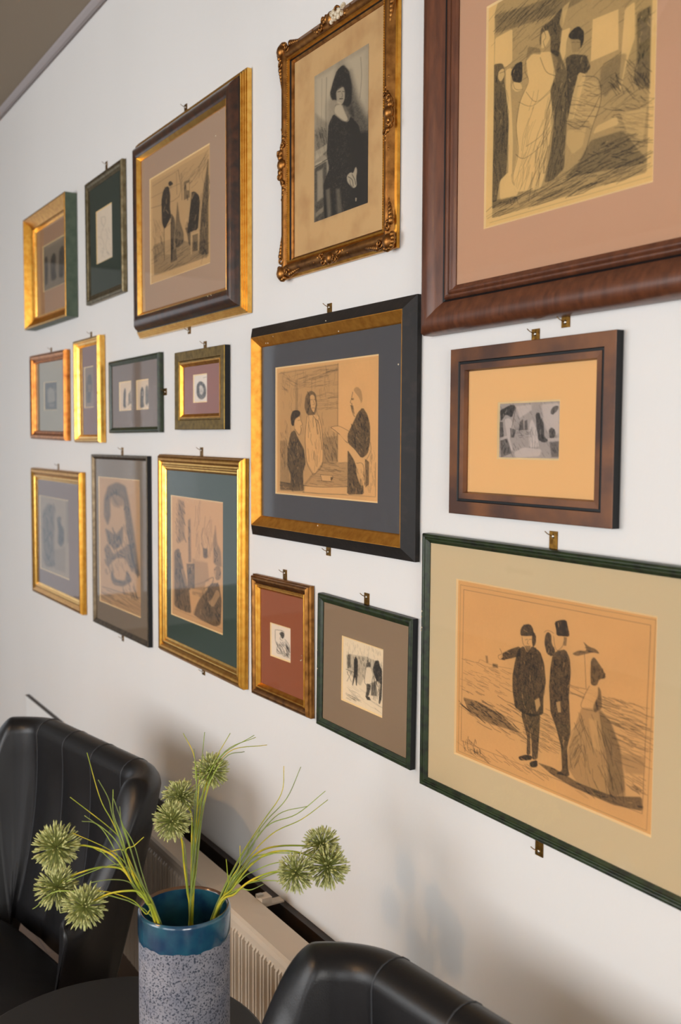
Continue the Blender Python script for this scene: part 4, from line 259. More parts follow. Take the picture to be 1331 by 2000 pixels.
def draw(W, H, ops, paper, seed, step=1.1, fold=True):
    rng = np.random.default_rng(seed); nu, nv = max(8, int(W/step)), max(8, int(H/step))
    xs = np.linspace(0, W, nu); ys = np.linspace(0, H, nv); Dk = np.zeros((nv, nu))
    grain = .9*vnoise(nu, nv, 1.1, 1.1, rng)+.5*vnoise(nu, nv, 2.4, 5, rng)
    def region(x0, x1, y0, y1):
        i0, i1 = np.searchsorted(xs, (x0, x1)); j0, j1 = np.searchsorted(ys, (y0, y1)); return max(i0-1, 0), min(i1+1, nu), max(j0-1, 0), min(j1+1, nv)
    def sdist(P, X, Y, closed):
        d = np.full(X.shape, 1e9); ins = np.zeros(X.shape, bool); n = len(P)
        for k in range(n if closed else n-1):
            ax, ay = P[k]; bx, by = P[(k+1) % n]; ex, ey = bx-ax, by-ay; L = ex*ex+ey*ey+1e-9
            t = np.clip(((X-ax)*ex+(Y-ay)*ey)/L, 0, 1); d = np.minimum(d, (X-ax-t*ex)**2+(Y-ay-t*ey)**2)
            if closed:
                c = ((ay > Y) != (by > Y)); 
                if by != ay: ins ^= c & (X < (bx-ax)*(Y-ay)/(by-ay)+ax)
        d = np.sqrt(d); return np.where(ins, -d, d) if closed else d
    def comp(sl, a):
        Dk[sl] = 1-(1-Dk[sl])*(1-a)
    def stroke(P, tone, wd):
        P = np.array(P, float); a = region(P[:, 0].min()-wd-1, P[:, 0].max()+wd+1, P[:, 1].min()-wd-1, P[:, 1].max()+wd+1)
        if a[1]-a[0] < 1 or a[3]-a[2] < 1: return
        X, Y = np.meshgrid(xs[a[0]:a[1]], ys[a[2]:a[3]]); d = sdist(P, X, Y, False); sl = (slice(a[2], a[3]), slice(a[0], a[1]))
        comp(sl, min(1, tone*1.15)*np.clip(wd/2+.7-d, 0, 1)*np.clip(.65+.5*grain[sl], 0, 1))
    def chaikin(P):
        out = []
        for i in range(len(P)):
            a, b = np.array(P[i], float), np.array(P[(i+1) % len(P)], float); L = float(np.hypot(*(b-a)))+1e-6; f = min(.25, 3.0/L)
            out += [tuple(a+(b-a)*f), tuple(b-(b-a)*f)]
        return out
    def curve(P, closed):
        Q = [P[-1]]+P+[P[0], P[1]] if closed else [P[0]]+P+[P[-1]]
        out = []
        for i in range(1, len(Q)-2):
            a, b, c, d = (np.array(Q[i+k], float) for k in (-1, 0, 1, 2))
            for t in (0, .25, .5, .75): out.append(tuple(b+.5*t*(c-a+t*(2*a-5*b+4*c-d+t*(3*(b-c)+d-a)))))
        if not closed: out.append(tuple(Q[-2]))
        return out
    for kind, tone, size, pts in ops:
        P = [(x*W/1000, y*H/1000) for x, y in pts]
        if kind in 'fw' and len(P) >= 5: P = chaikin(P)
        if kind == 's' and len(P) >= 3 and pts[0] != pts[-1]: P = curve(P, False)
        A = np.array(P)
        if kind == 'f' and tone >= .45: tone = min(.95, tone*1.14)
        if kind in 'fw':
            bl = max(size, .6); a = region(A[:, 0].min()-bl, A[:, 0].max()+bl, A[:, 1].min()-bl, A[:, 1].max()+bl)
            if a[1]-a[0] < 1 or a[3]-a[2] < 1: continue
            X, Y = np.meshgrid(xs[a[0]:a[1]], ys[a[2]:a[3]]); d = sdist(P, X, Y, True); mk = np.clip(.5-d/(2*bl), 0, 1); mk = mk*mk*(3-2*mk); sl = (slice(a[2], a[3]), slice(a[0], a[1]))
            if kind == 'f': comp(sl, np.clip(tone*mk*(.80+.30*grain[sl]), 0, .96))
            else: Dk[sl] *= 1-tone*mk
            if kind == 'f' and tone > .5 and size < 5 and fold:    # crayon texture and folds inside the dark areas
                ext = A.max(0)-A.min(0); m = int(min(60, ext[0]*ext[1]/90)); tall = 1 if ext[1] > ext[0] else 0
                for _ in range(m):
                    px, py = rng.uniform(A[:, 0].min(), A[:, 0].max()), rng.uniform(A[:, 1].min(), A[:, 1].max())
                    if sdist(P, np.array([[px]]), np.array([[py]]), True)[0, 0] > -1.5: continue
                    l = rng.uniform(4, 11); an = (PI/2 if tall else .2)+rng.uniform(-.5, .5); q = [(px-l*math.cos(an)/2, py-l*math.sin(an)/2), (px+rng.uniform(-1, 1), py), (px+l*math.cos(an)/2, py+l*math.sin(an)/2)]
                    if rng.random() < .85: stroke(q, .6, rng.uniform(.8, 1.8))
                    else:
                        B = np.array(q); a2 = region(B[:, 0].min()-2, B[:, 0].max()+2, B[:, 1].min()-2, B[:, 1].max()+2); X2, Y2 = np.meshgrid(xs[a2[0]:a2[1]], ys[a2[2]:a2[3]]); s2 = (slice(a2[2], a2[3]), slice(a2[0], a2[1]))
                        Dk[s2] *= 1-.35*np.clip(1.3-sdist(q, X2, Y2, False), 0, 1)
        elif kind == 's': stroke(P, tone, max(size, .5))
        elif kind == 'h':
            n, ln, ang, wd = size; x0, y0 = A.min(0); x1, y1 = A.max(0); c, s = math.cos(math.radians(ang)), math.sin(math.radians(ang)); k = 0; tries = 0
            while k < n and tries < n*12:
                tries += 1; px, py = rng.uniform(x0, x1), rng.uniform(y0, y1)
                if sdist(P, np.array([[px]]), np.array([[py]]), True)[0, 0] > 0: continue
                k += 1; l = ln*rng.uniform(.4, 1.1)/2; cv = rng.uniform(-.12, .12)*l*2; da = rng.uniform(-.12, .12); c2, s2 = c-s*da, s+c*da
                stroke([(px-c2*l, py-s2*l), (px-s2*cv, py+c2*cv), (px+c2*l, py+s2*l)], tone*rng.uniform(.5, 1.1), max(wd*rng.uniform(.6, 1.3), .5))
    Dk = np.clip(Dk, 0, .97); pc = np.array(lin(*paper)[:3]); ink = np.array(lin(27, 25, 24)[:3])
    pg = 1+.06*(vnoise(nu, nv, 30, 30, rng)-.5)+.05*(grain-.7)
    return nu, nv, pc*pg[..., None]*(1-Dk[..., None])+ink*Dk[..., None]

def print_mat():
    m = bpy.data.materials.new('printed_paper'); m.use_nodes = True; nt = m.node_tree; b = nt.nodes['Principled BSDF']; b.inputs['Roughness'].default_value = .85
    a = nt.nodes.new('ShaderNodeVertexColor'); a.layer_name = 'ink'; nt.links.new(a.outputs['Color'], b.inputs['Base Color']); return m
MATS['print'] = print_mat()

def make_print(cx, cz, ww, wh, y, art, paper, seed, parent):
    W, H, ops = art; nu, nv, C = draw(W, H, ops, paper, seed, fold=(paper != (206, 188, 158)))
    ex = .004; X = np.linspace(cx-ww/2, cx+ww/2, nu); Z = np.linspace(cz+wh/2, cz-wh/2, nv); X[0] -= ex; X[-1] += ex; Z[0] += ex; Z[-1] -= ex
    XX, ZZ = np.meshgrid(X, Z); co = np.stack([XX, np.full(XX.shape, y), ZZ], -1).reshape(-1, 3)
    idx = np.arange(nu*nv).reshape(nv, nu); F = np.stack([idx[:-1, :-1], idx[1:, :-1], idx[1:, 1:], idx[:-1, 1:]], -1).reshape(-1, 4)
    me = bpy.data.meshes.new('print'); me.vertices.add(len(co)); me.vertices.foreach_set('co', co.ravel())
    me.loops.add(F.size); me.loops.foreach_set('vertex_index', F.ravel().astype(np.int32)); me.polygons.add(len(F))
    me.polygons.foreach_set('loop_start', np.arange(0, F.size, 4, dtype=np.int32)); me.polygons.foreach_set('loop_total', np.full(len(F), 4, np.int32))
    me.update(); me.validate()
    at = me.color_attributes.new('ink', 'FLOAT_COLOR', 'POINT'); at.data.foreach_set('color', np.concatenate([C.reshape(-1, 3), np.ones((nu*nv, 1))], 1).ravel())
    me.materials.append(MATS['print']); o = bpy.data.objects.new('print', me); col.objects.link(o); o.parent = parent; return o

# ---------------- picture frames ----------------
def frame_ring(mb, w_, h_, pts, m, smooth):
    vs = []
    for t, hh in pts:
        a, b = w_/2-t, h_/2-t; vs += [(-a, -hh, b), (a, -hh, b), (a, -hh, -b), (-a, -hh, -b)]
    for s in range(4):   # separate vertices on each side so the mitres stay crisp
        v2 = []; n = len(pts)
        for k in range(n): v2 += [vs[4*k+s], vs[4*k+(s+1) % 4]]
        mb.add(v2, [(2*k, 2*k+1, 2*k+3, 2*k+2) for k in range(n-1)], m, smooth)

def scroll(mb, c, r, turns, dirn, y, thick, m, a0=0):
    pts = []; rad = []
    for i in range(22):
        f = i/21; a = a0+dirn*turns*2*PI*f; rr = r*(1-f*.85); pts.append((c[0]+rr*math.cos(a), y-.004*f, c[1]+rr*math.sin(a))); rad.append(thick*(1-.5*f))
    mb.tube(pts, rad, m, 6)

def ornament(kind, w_, h_, parent, seed, m='bronze_gold'):
    rnd = random.Random(seed); mb = MB(); y0 = -.020
    if kind[0] == 'corner':
        _, sx, sz = kind; cx, cz = sx*(w_/2-.016), sz*(h_/2-.016)
        mb.ball((cx+sx*.004, y0, cz+sz*.004), .015, .010, .015, m)
        for k in range(7):
            a = math.atan2(sz, sx)+(k-3)*.42; mb.ball((cx+.017*math.cos(a), y0+.002, cz+.017*math.sin(a)), .0062, .006, .0062, m, 7, 5)
        scroll(mb, (cx-sx*.022, cz+sz*.004), .010, 1.4, sx*sz, y0, .0034, m, 0); scroll(mb, (cx+sx*.004, cz-sz*.024), .010, 1.4, -sx*sz, y0, .0034, m, PI/2)
        for k in range(6):
            f = k/5; mb.ball((cx+sx*(.010-.006*f), y0+.002, cz-sz*(.034+.036*f)), .0075*(1-.6*f), .006*(1-.5*f), .008, m, 7, 5)
            mb.ball((cx-sx*(.034+.036*f), y0+.002, cz+sz*(.010-.006*f)), .008, .006*(1-.5*f), .0075*(1-.6*f), m, 7, 5)
        return mb.build('corner_ornament', parent)
    _, side, pos, sc_ = kind
    def P(al, ac): # along, across(outward)
        if side == 'left': return (-(w_/2-.017)-ac, pos+al)
        if side == 'right': return ((w_/2-.017)+ac, pos+al)
        if side == 'top': return (pos+al, (h_/2-.017)+ac)
        return (pos+al, -(h_/2-.017)-ac)
    c = P(0, .003); mb.ball((c[0], y0, c[1]), .013*sc_, .009, .013*sc_, m)
    for sg in (-1, 1):
        for k in range(7):
            f = k/6; q = P(sg*(.014+.052*f)*sc_, .006*math.cos(f*5)+.001); rr = .0088*(1-.62*f)*sc_; mb.ball((q[0], y0+.001, q[1]), rr, rr*.85, rr, m, 7, 5)
        q = P(sg*.022*sc_, .008); scroll(mb, q, .009*sc_, 1.3, sg, y0-.002, .003, m, rnd.random()*3)
        q = P(sg*.034*sc_, -.004); scroll(mb, q, .007*sc_, 1.2, -sg, y0-.001, .0026, m, rnd.random()*3)
    return mb.build('side_ornament', parent)

def build_frame(key, f, seed):
    w_, h_, m_, hs = f['w'], f['h'], f['m'], f['hs']
    root = thing('picture_frame', f['label'], 'picture frame', (f['c'][0], 0, f['c'][1]), (0, -f['roll'], 0))
    outer = MB(); inner = MB()
    runs = f['pr']
    for (mt, sm, pts) in runs: frame_ring(outer, w_, h_, pts, mt, bool(sm))
    last = runs[-1][2][-1]
    frame_ring(outer, w_, h_, [last, (last[0], hs-.004)], runs[-1][0], False)     # rebate
    outer.build('moulding', root)
    sw, sh = w_-2*last[0], h_-2*last[0]
    g = MB(); e = .002; g.add([(-sw/2-e, -hs, -sh/2-e), (sw/2+e, -hs, -sh/2-e), (sw/2+e, -hs, sh/2+e), (-sw/2-e, -hs, sh/2+e)], [(0, 1, 2, 3)], 'glass'); g.build('glass_pane', root, False)
    if f['mat']:
        mn = 'mount_'+key; mat(mn, lin(*f['mat']), .85, 0, (500, .12, .0006)); mo = MB(); ym = -(hs-.0012); yp = -(hs-.0035)
        e = .003; xs = sorted({-sw/2-e, sw/2+e, *[a for c in f['wins'] for a in (c[0]-c[2]/2, c[0]+c[2]/2)]}); zs = sorted({-sh/2-e, sh/2+e, *[a for c in f['wins'] for a in (c[1]-c[3]/2, c[1]+c[3]/2)]})
        for a, b in zip(xs, xs[1:]):
            for p, q in zip(zs, zs[1:]):
                if any(abs((a+b)/2-c[0]) < c[2]/2 and abs((p+q)/2-c[1]) < c[3]/2 for c in f['wins']): continue
                mo.add([(a, ym, p), (b, ym, p), (b, ym, q), (a, ym, q)], [(0, 1, 2, 3)], mn)
        bv = .0028
        for c in f['wins']:
            o_ = [(c[0]+sx*c[2]/2, ym, c[1]+sz*c[3]/2) for sx, sz in ((-1, -1), (1, -1), (1, 1), (-1, 1))]; i_ = [(c[0]+sx*(c[2]/2-bv), yp, c[1]+sz*(c[3]/2-bv)) for sx, sz in ((-1, -1), (1, -1), (1, 1), (-1, 1))]
            mo.add(o_+i_, [(k, (k+1) % 4, 4+(k+1) % 4, 4+k) for k in range(4)], 'cream_core')
        mo.build('mount', root)
    else:
        mn = 'backing_'+key; mat(mn, lin(*f['paper']), .85, 0, None, (14, lin(184, 142, 92), .45, .8)); yp = -(hs-.0018)
        bk = MB(); bk.add([(-sw/2-.003, -(hs-.0012), -sh/2-.003), (sw/2+.003, -(hs-.0012), -sh/2-.003), (sw/2+.003, -(hs-.0012), sh/2+.003), (-sw/2-.003, -(hs-.0012), sh/2+.003)], [(0, 1, 2, 3)], mn); bk.build('backing_card', root)
        yp = -(hs-.0008)
    for i, (c, art) in enumerate(zip(f['wins'], f['art'])):
        pp = (206, 188, 158) if key == 'D' else f['paper']
        make_print(c[0], c[1], c[2]-(.004 if f['mat'] else .008), c[3]-(.004 if f['mat'] else .008), yp, art, pp, seed*7+i, root)
    for (px, pz, side) in f['plates']:
        pb = MB(); d = .0095
        if side in ('top', 'bottom'):
            sg = 1 if side == 'top' else -1; ez = sg*h_/2
            a0, a1 = sorted((ez-sg*.010, max(ez+.016, pz+.010) if sg > 0 else min(ez-.016, pz-.010))); pb.box(px-.0085, px+.0085, -.0019, -.0002, a0, a1, 'brass'); sx_, sz_ = px, (a1-.008 if sg > 0 else a0+.008)
        else:
            pb.box(w_/2-.010, w_/2+.022, -.0019, -.0002, pz-.010, pz+.010, 'brass'); sx_, sz_ = w_/2+.013, pz
        po = pb.build('hanging_plate', root)
        sb = MB(); sb.ball((sx_, -.0024, sz_), .0030, .0018, .0030, 'steel', 8, 6); sb.tube([(sx_-.001, -.002, sz_), (sx_-.004, -.010, sz_+.004), (sx_-.006, -.014, sz_+.008)], .0008, 'brass', 5); sb.build('nail', po)
    if key == 'D':
        for sx, sz in ((-1, 1), (1, 1), (1, -1), (-1, -1)): ornament(('corner', sx, sz), w_, h_, root, 3)
        ornament(('mid', 'left', -.004, 1.15), w_, h_, root, 5); ornament(('mid', 'right', -.004, 1.0), w_, h_, root, 6); ornament(('mid', 'bottom', 0, 1.0), w_, h_, root, 7)
        o = ornament(('mid', 'top', 0, 1.1), w_, h_, root, 8)
        pl = MB(); rnd = random.Random(2)
        for k in range(14): pl.ball((.004+k*.0036+rnd.uniform(-.003, .003), -.0245+rnd.uniform(-.002, .002), h_/2-.017+rnd.uniform(-.008, .014)), .006, .0045, .0055, 'plaster', 6, 5)
        pl.build('chipped_plaster', o)['label'] = 'white plaster where the gilt has chipped off'
        for sx in (-1, 1):
            n = 90; bead = MB()
            for k in range(n): bead.ball((sx*(w_/2-.034), -.0175, -h_/2+.04+(h_-.08)*k/(n-1)), .0017, .0014, .0019, 'gold', 5, 4)
            bead.build('beading', root)
    if key in ('M', 'O', 'C', 'P', 'Q'):
        rnd = random.Random(seed)
        spots = {'M': [(-.2, .215), (-.1, .222), (.03, .226), (-.235, .202), (-.225, .2015), (.08, .2), (0, -.2), (.29, .12)], 'O': [(.109, -.01), (.109, -.02), (.105, -.022)], 'C': [(-.10, .245), (.25, .15), (.27, .2), (.20, -.23), (.22, -.23)], 'P': [(-.166, -.02), (-.168, .02)], 'Q': [(-.308, .09), (-.309, .08), (-.308, .06), (-.310, .055)]}[key]
        hz = {'M': .025, 'O': .0175, 'C': .045, 'P': .017, 'Q': .0195}[key]
        for x, z in spots:
            ch = MB(); ch.ball((x, -hz, z), rnd.uniform(.0012, .002), .0012, rnd.uniform(.0012, .0022), 'plaster', 5, 4); ch.build('paint_chip', root)
    return root
for i, (k, f) in enumerate(FR.items()): build_frame(k, f, i+1)

# ---------------- radiator ----------------
ra = thing('radiator', 'long white ribbed panel radiator under the pictures, behind the chairs', 'radiator', (-2.8, -.11, .12))
xa, xb = -3.32+2.8, -1.25+2.8      # local x
mb = MB(); per = .034; n = int((xb-xa)/per); vs = []; zs = [-.02, .0, .355, .375]
prof = []
for k in range(n):
    x = xa+k*per; prof += [(x, 0), (x+.006, -.0002), (x+.009, -.010), (x+.016, -.010), (x+.0172, -.003), (x+.0213, -.003), (x+.0225, -.010), (x+.028, -.010), (x+.031, -.0002)]
prof.append((xb, 0)); m_ = len(prof)
for j, (z, dp) in enumerate(((-.01, 0), (.000, 1), (.374, 1), (.388, 0))):
    vs += [(x, -.038+y*dp, z) for x, y in prof]
mb.add(vs, [(j*m_+i, j*m_+i+1, (j+1)*m_+i+1, (j+1)*m_+i) for j in range(3) for i in range(m_-1)], 'radiator_enamel')
mb.build('front_panel', ra)
mb = MB(); mb.box(xa, xb, .026, .030, -.01, .385, 'radiator_enamel'); mb.build('back_panel', ra)
mb = MB(); pr = [(-.0425, .372), (-.0435, .395), (-.041, .405), (-.035, .410), (.034, .410), (.038, .406), (.038, .385)]; k = len(pr)
mb.add([(x, y, z) for x in (xa-.004, xb+.004) for y, z in pr], [(i, (i+1) % k, k+(i+1) % k, k+i) for i in range(k)]+[tuple(range(k)), tuple(range(k, 2*k))], 'radiator_enamel'); mb.build('top_cover', ra)
for xe in (xa-.004, xb+.001):
    mb = MB(); mb.box(xe, xe+.003, -.042, .036, -.01, .400, 'radiator_enamel'); mb.build('end_cover', ra)
for bx in (-1.98+2.8, -3.0+2.8):
    mb = MB(); mb.box(bx-.012, bx+.012, .02, .0955, .396, .400, 'radiator_enamel'); mb.box(bx-.015, bx+.015, .036, .062, .398, .418, 'radiator_enamel'); mb.box(bx-.006, bx+.006, .030, .044, .418, .424, 'steel'); mb.build('wall_bracket', ra)

# ---------------- tub chairs ----------------
def make_chair(label, loc, rz):
    root = thing('tub_chair', label, 'chair', loc, (0, 0, rz), 'black leather tub chairs')
    a, r, arm = .392, .16, .15; half = a-r; q = r*PI/2; S = half+q+arm; n = 168
    def plan(s):
        sg = 1 if s >= 0 else -1; t = abs(s)
        if t <= half: return (sg*t, 0), (0, 1)
        if t <= half+q: an = (t-half)/r; return (sg*(half+r*math.sin(an)), -r+r*math.cos(an)), (sg*math.sin(an), math.cos(an))
        return (sg*a, -r-(t-half-q)), (sg, 0)
    def sm(x, e0, e1): x = min(1, max(0, (x-e0)/(e1-e0))); return x*x*(3-2*x)
    GAP = .15; vs = []; K = 0
    for i in range(n+1):
        s = -S+2*S*i/n; (x, y), (nx, ny) = plan(s); t = abs(s)
        H = .814-.006*sm(t, .2, .36)-.27*sm(t, .40, S-.02)
        z0 = .285-.10*sm(t, .26, .38); T = .082; ln = .105+.035*sm(t, .2, .4)
        bu = .014*abs(math.cos(PI*t/GAP)) if t < 1.5*GAP else .010*sm(t, 1.5*GAP, 1.5*GAP+.07)*(1-sm(t, .45, .6))
        if t > S-.045: T *= math.sqrt(max(.04, 1-((t-S+.045)/.045)**2))
        loop = []
        for k in range(11):                       # inner face, bottom to top
            f = k/10; z = z0+(H-.035-z0)*f; o = -T*(.55+.45*f)-ln*(1-f)**1.25-bu*math.sin(PI*min(1, f*1.05+.02))**.5*(1 if f < 1 else .3)+.012*math.sin(PI*f); loop.append((o, z))
        for k in range(1, 9):                     # rolled top
            an = PI-PI*k/9; rr = T/2; loop.append((-T/2+rr*math.cos(an)+.0, H-.035+.036*math.sin(an)))
        for k in range(11):                       # outer face, top to bottom
            f = 1-k/10; z = z0+(H-.035-z0)*f; loop.append((-(ln)*(1-f)**1.1*1.0, z))
        K = len(loop)
        for o, z in loop: vs.append((x+nx*o, y+ny*o, z))
    fs = [(i*K+j, (i+1)*K+j, (i+1)*K+(j+1) % K, i*K+(j+1) % K) for i in range(n) for j in range(K)]
    fs += [tuple(range(K)), tuple(n*K+j for j in range(K))[::-1]]
    mb = MB(); mb.add(vs, fs, 'leather', True); back = mb.build('backrest', root)
    for g in (-1.5, -.5, .5, 1.5):                   # piping in the channel grooves
        i = int(round((g*GAP+S)/(2*S)*n)); pts = [vs[i*K+j] for j in range(1, 19)]
        mb = MB(); mb.tube(pts, .0016, 'leather_seam', 5); mb.build('seam', back)
    mb = MB(); N = 40                             # cushion: squashed superellipse
    rows = [(.0, .225), (.90, .225), (.97, .245), (1.0, .265), (1.0, .305), (.975, .327), (.92, .338), (.6, .346), (0, .348)]; vs = []
    for sc_, z in rows:
        for j in range(N):
            an = 2*PI*j/N; c, s = math.cos(an), math.sin(an); rr = (abs(c)**4.5+abs(s)**4.5)**(-1/4.5); vs.append((.035+.300*rr*c*sc_, -.490+.290*rr*s*sc_, z))
    mb.add(vs, [(i*N+j, i*N+(j+1) % N, (i+1)*N+(j+1) % N, (i+1)*N+j) for i in range(len(rows)-1) for j in range(N)], 'leather', True); mb.build('seat_cushion', root)
    mb = MB(); mb.box(-.20, .20, -.66, -.30, .20, .238, 'leather'); mb.build('seat_base', root)
    for sx in (-1, 1):
        for yy in (-.63, -.33):
            mb = MB(); mb.tube([(sx*.18, yy, .205), (sx*.225, yy-(.03 if yy < -.5 else -.03), .0)], [.014, .009], 'leg_metal', 10); mb.build('leg', root)
    return root
make_chair('black leather tub chair with channelled back at the far left, behind the flowers', (-2.495, -.262, 0), math.radians(10))
make_chair('nearer black leather tub chair at the bottom, right of the vase', (-.950, -.205, 0), math.radians(6))

# ---------------- side table ----------------
tb = thing('side_table', 'round black side table carrying the vase', 'table', (-1.60, -.555, 0))
mb = MB(); mb.lathe([(0, .520), (.266, .520), (.272, .516), (.272, .500), (.266, .496), (0, .496)], 'table_black', n=72, smooth=False); mb.build('table_top', tb)
mb = MB(); mb.lathe([(.025, .02), (.025, .4965)], 'table_black', n=20); mb.build('pedestal', tb)
mb = MB(); mb.lathe([(0, .0), (.17, .0), (.17, .008), (.03, .022), (0, .022)], 'table_black', n=40, smooth=False); mb.build('foot', tb)

# ---------------- vase ----------------
va = thing('vase', 'tall cylindrical stoneware vase with speckled grey body and glazed teal rim', 'vase', (-1.520, -.454, .5205))
R_ = .0765; Hh = .2795
mb = MB(); mb.lathe([(0, 0), (R_-.006, 0), (R_-.002, .004), (R_, .012), (R_, Hh-.0465)], 'speckle', n=64); mb.build('body', va)
mb = MB(); n = 96; prof = [(R_, Hh-.048, 1), (R_+.0012, Hh-.040, .6), (R_+.0012, Hh-.006, 0)]; rnd = random.Random(4)
wob = [.0012*math.sin(a*2*PI/n*9)+.0010*math.sin(a*2*PI/n*23+1)+rnd.uniform(-.0004, .0004) for a in range(n)]
mb.add([(r*math.cos(2*PI*j/n), r*math.sin(2*PI*j/n), z+wob[j]*k) for r, z, k in prof for j in range(n)], [(i*n+j, i*n+(j+1) % n, (i+1)*n+(j+1) % n, (i+1)*n+j) for i in range(2) for j in range(n)], 'teal_glaze', True)
mb.lathe([(R_+.0012, Hh-.006), (R_+.0006, Hh-.002), (R_-.0020, Hh)], 'teal_glaze', n=n)
mb.lathe([(R_-.0020, Hh), (R_-.0045, Hh-.0008), (R_-.0058, Hh-.004)], 'rim_glaze', n=n)
mb.lathe([(R_-.0058, Hh-.004), (R_-.0065, Hh-.03), (R_-.0065, .02), (0, .014)], 'teal_glaze', n=n); mb.build('glazed_rim', va)

# ---------------- artificial alliums and grass ----------------
def spline(pts, k=5):
    pts = [Vector(p) for p in pts]; out = []
    P = [pts[0]*2-pts[1]]+pts+[pts[-1]*2-pts[-2]]
    for i in range(1, len(P)-2):
        for j in range(k):
            t = j/k; a, b, c, d = P[i-1], P[i], P[i+1], P[i+2]
            out.append(.5*((2*b)+(c-a)*t+(2*a-5*b+4*c-d)*t*t+(3*b-a-3*c+d)*t**3))
    out.append(pts[-1]); return out
def head_mesh(seed):
    rnd = random.Random(seed); mb = MB(); N = 250; mb.ball((0, 0, 0), .12, .12, .12, 'bud_core', 10, 8)
    for i in range(N):
        z = 1-2*(i+.5)/N; ph = i*2.399963+rnd.uniform(-.15, .15); rr = math.sqrt(1-z*z); d = Vector((rr*math.cos(ph), rr*math.sin(ph), z)); d = (d+Vector([rnd.uniform(-.13, .13) for _ in range(3)])).normalized()
        L = rnd.uniform(.80, 1.06); sd = d.cross(Vector((rnd.random(), rnd.random(), rnd.random()))).normalized()*rnd.uniform(-.09, .09)
        mb.tube([d*.10, d*L*.45+sd*.7, d*L*.70+sd], [.012, .013, .014], 'pedicel_green', 4, cap=False)
        b = d*L*.66+sd; t = d*L+sd*.6
        mb.tube([b, b.lerp(t, .35), b.lerp(t, .75), t], [.013, .036, .030, .003], 'bud_green', 5)
        e = d.cross(Vector((.3, .5, .8))).normalized()*.045
        mb.tube([b.lerp(t, .5), t+e], [.016, .003], 'bud_green', 3, cap=False)
    return mb
protos = [head_mesh(s) for s in (1, 2, 3)]
VB = Vector((-1.520, -.454, .535))
where = ['left', 'middle', 'right']
names = {0: ['left bunch, uppermost flower', 'left bunch, flower at the far left middle', 'left bunch, lowest flower nearest the vase'],
         1: ['middle bunch, highest flower against the wall', 'middle bunch, flower just below the highest', 'middle bunch, lowest flower beside the dark chair'],
         2: ['right bunch, topmost flower', 'right bunch, outermost lower right flower', 'right bunch, flower nearest the vase']}
cnt = {0: 0, 1: 0, 2: 0}; head_objs = []
for b, c, rad, path in PLANT['heads']:
    c = Vector(c); base = Vector(path[0]); j = cnt[b]; cnt[b] += 1
    root = thing('artificial_allium', 'green spiky globe allium, '+names[b][j], 'flower', tuple(base), (0, 0, 0), 'artificial alliums in the vase')
    k = len(head_objs)
    if k < 3: ho = protos[k].build('flower_head', root)
    else: ho = head_objs[k % 3].copy(); col.objects.link(ho); ho.parent = root
    head_objs.append(ho); ho.location = c-base; ho.scale = (rad*1.04,)*3; ho.rotation_euler = (b*1.1+j, j*.9, b*2+j*1.3)
    foot = VB+Vector(((-.02, 0, .02)[b]*-1+j*.006, j*.006, 0)) if b != 1 else VB+Vector((j*.008-.008, 0, 0))
    pts = [foot-base]+[Vector(p)-base for p in path]+[c-base]
    mb = MB(); sp = spline(pts, 6); mb.tube(sp, [.0021-.0008*i/len(sp) for i in range(len(sp))], 'stem_green', 7); mb.build('stem', root)
for b, blades in enumerate(PLANT['grass']):
    base = Vector(blades[0][0])
    root = thing('grass_spray', 'spray of thin green grass blades in the %s bunch of the vase' % where[b], 'artificial grass', tuple(base), (0, 0, 0), 'grass sprays in the vase')
    for i, bl in enumerate(blades):
        rnd = random.Random(i+b*50); off = Vector((rnd.uniform(-.005, .005), rnd.uniform(-.005, .005), 0))
        foot = VB+Vector(((-.02, 0, .02)[b]*-1, 0, 0))+off*2
        pts = [foot-base]+[Vector(bl[0])+off-base]+[Vector(p)-base for p in bl[1:]]; sp = spline(pts, 6); n = len(sp)
        mb = MB(); mb.tube(sp, [.00125*(1-(k/n)**1.5*.5) for k in range(n)], 'stem_green' if i % 3 == 0 else 'blade_green', 5); mb.build('blade', root)

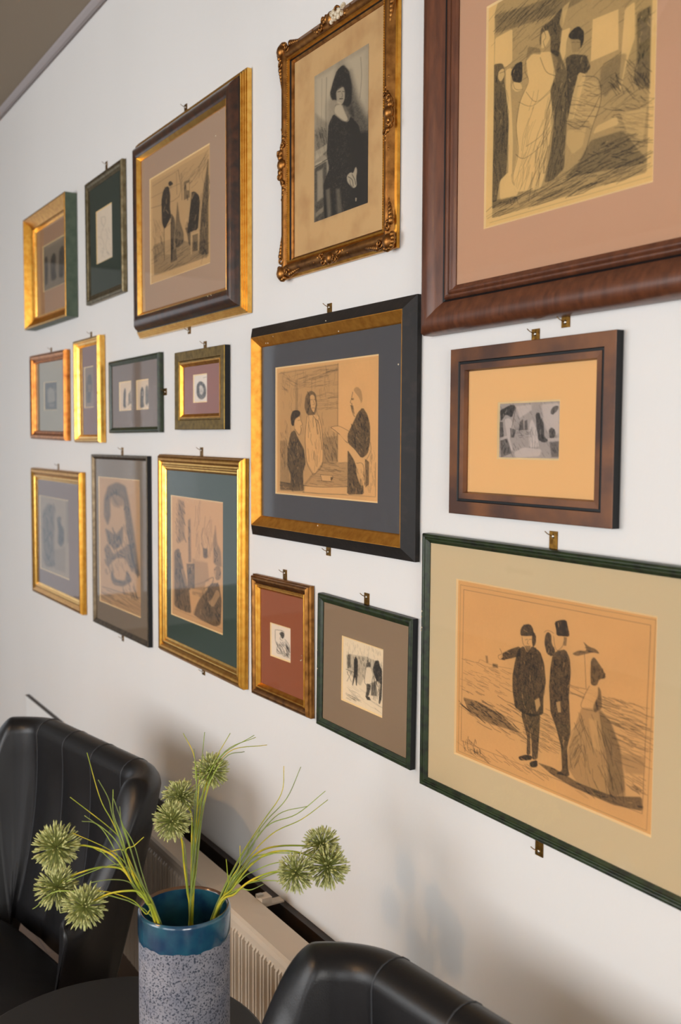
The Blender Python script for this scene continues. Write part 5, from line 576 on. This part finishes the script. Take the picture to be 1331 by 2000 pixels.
# ---------------- signs seen only as reflections ----------------
sg = thing('exit_sign', 'clear ceiling hung sign with a green arrow panel', 'sign', (-1.72, -.84, ZC-.003))
mb = MB(); mb.add([(x, .003, z) for x, z in ((-.17, -.50), (.17, -.50), (.17, -.30), (-.17, -.30))], [(3, 2, 1, 0)], 'glass'); mb.build('clear_panel', sg, False)
mb = MB(); mb.box(-.02, .15, .005, .012, -.48, -.32, 'sign_green'); mb.build('green_panel', sg)
mb = MB(); A_ = [(-.045, -.045), (.01, -.045), (-.008, -.028), (.045, .03), (.03, .045), (-.028, -.008), (-.045, .01)]
mb.add([(.065+x, .0135, -.40+z) for x, z in A_], [tuple(range(7))], 'sign_white'); mb.build('arrow', sg)
for x in (-.15, .15):
    mb = MB(); mb.tube([(x, 0, -.30), (x, 0, 0)], .002, 'steel', 6); mb.build('rod', sg)
sg = thing('arrow_sign', 'white sign with a dark left arrow low on the far wall', 'sign', (-5.775, -4.19, .595))
mb = MB(); mb.box(-.21, .21, -.008, .008, -.065, .065, 'sign_white'); mb.build('sign_board', sg)
mb = MB(); mb.add([(x, .0095, z) for x, z in ((-.16, 0), (-.09, .045), (-.09, .018), (.16, .018), (.16, -.018), (-.09, -.018), (-.09, -.045))], [tuple(range(7))], 'sign_dark'); mb.build('arrow', sg)

# ---------------- added pendant lamp, out of view, to warm the upper wall ----------------
mat('added_lamp_cloth', lin(225, 200, 160), .8); mat('added_lamp_cord', lin(40, 38, 36), .5)
lp = thing('added_warm_lamp', 'added unseen pendant lamp with cloth shade, warming the upper wall', 'lamp', (-1.9, -3.0, ZC-.003))
mb = MB(); mb.tube([(0, 0, 0), (0, 0, -.16)], .003, 'added_lamp_cord', 6); mb.build('cord', lp)
mb = MB(); mb.lathe([(.09, -.15), (.17, -.33)], 'added_lamp_cloth', n=36); mb.lathe([(.087, -.15), (.167, -.33)], 'added_lamp_cloth', n=36); mb.build('added_lamp_shade', lp)
ld = bpy.data.lights.new('added_lamp_bulb', 'POINT'); ld.energy = 38; ld.color = (1.0, .60, .26); ld.shadow_soft_size = .04
lo = bpy.data.objects.new('added_lamp_bulb', ld); col.objects.link(lo); lo.parent = lp; lo.location = (0, 0, -.24)
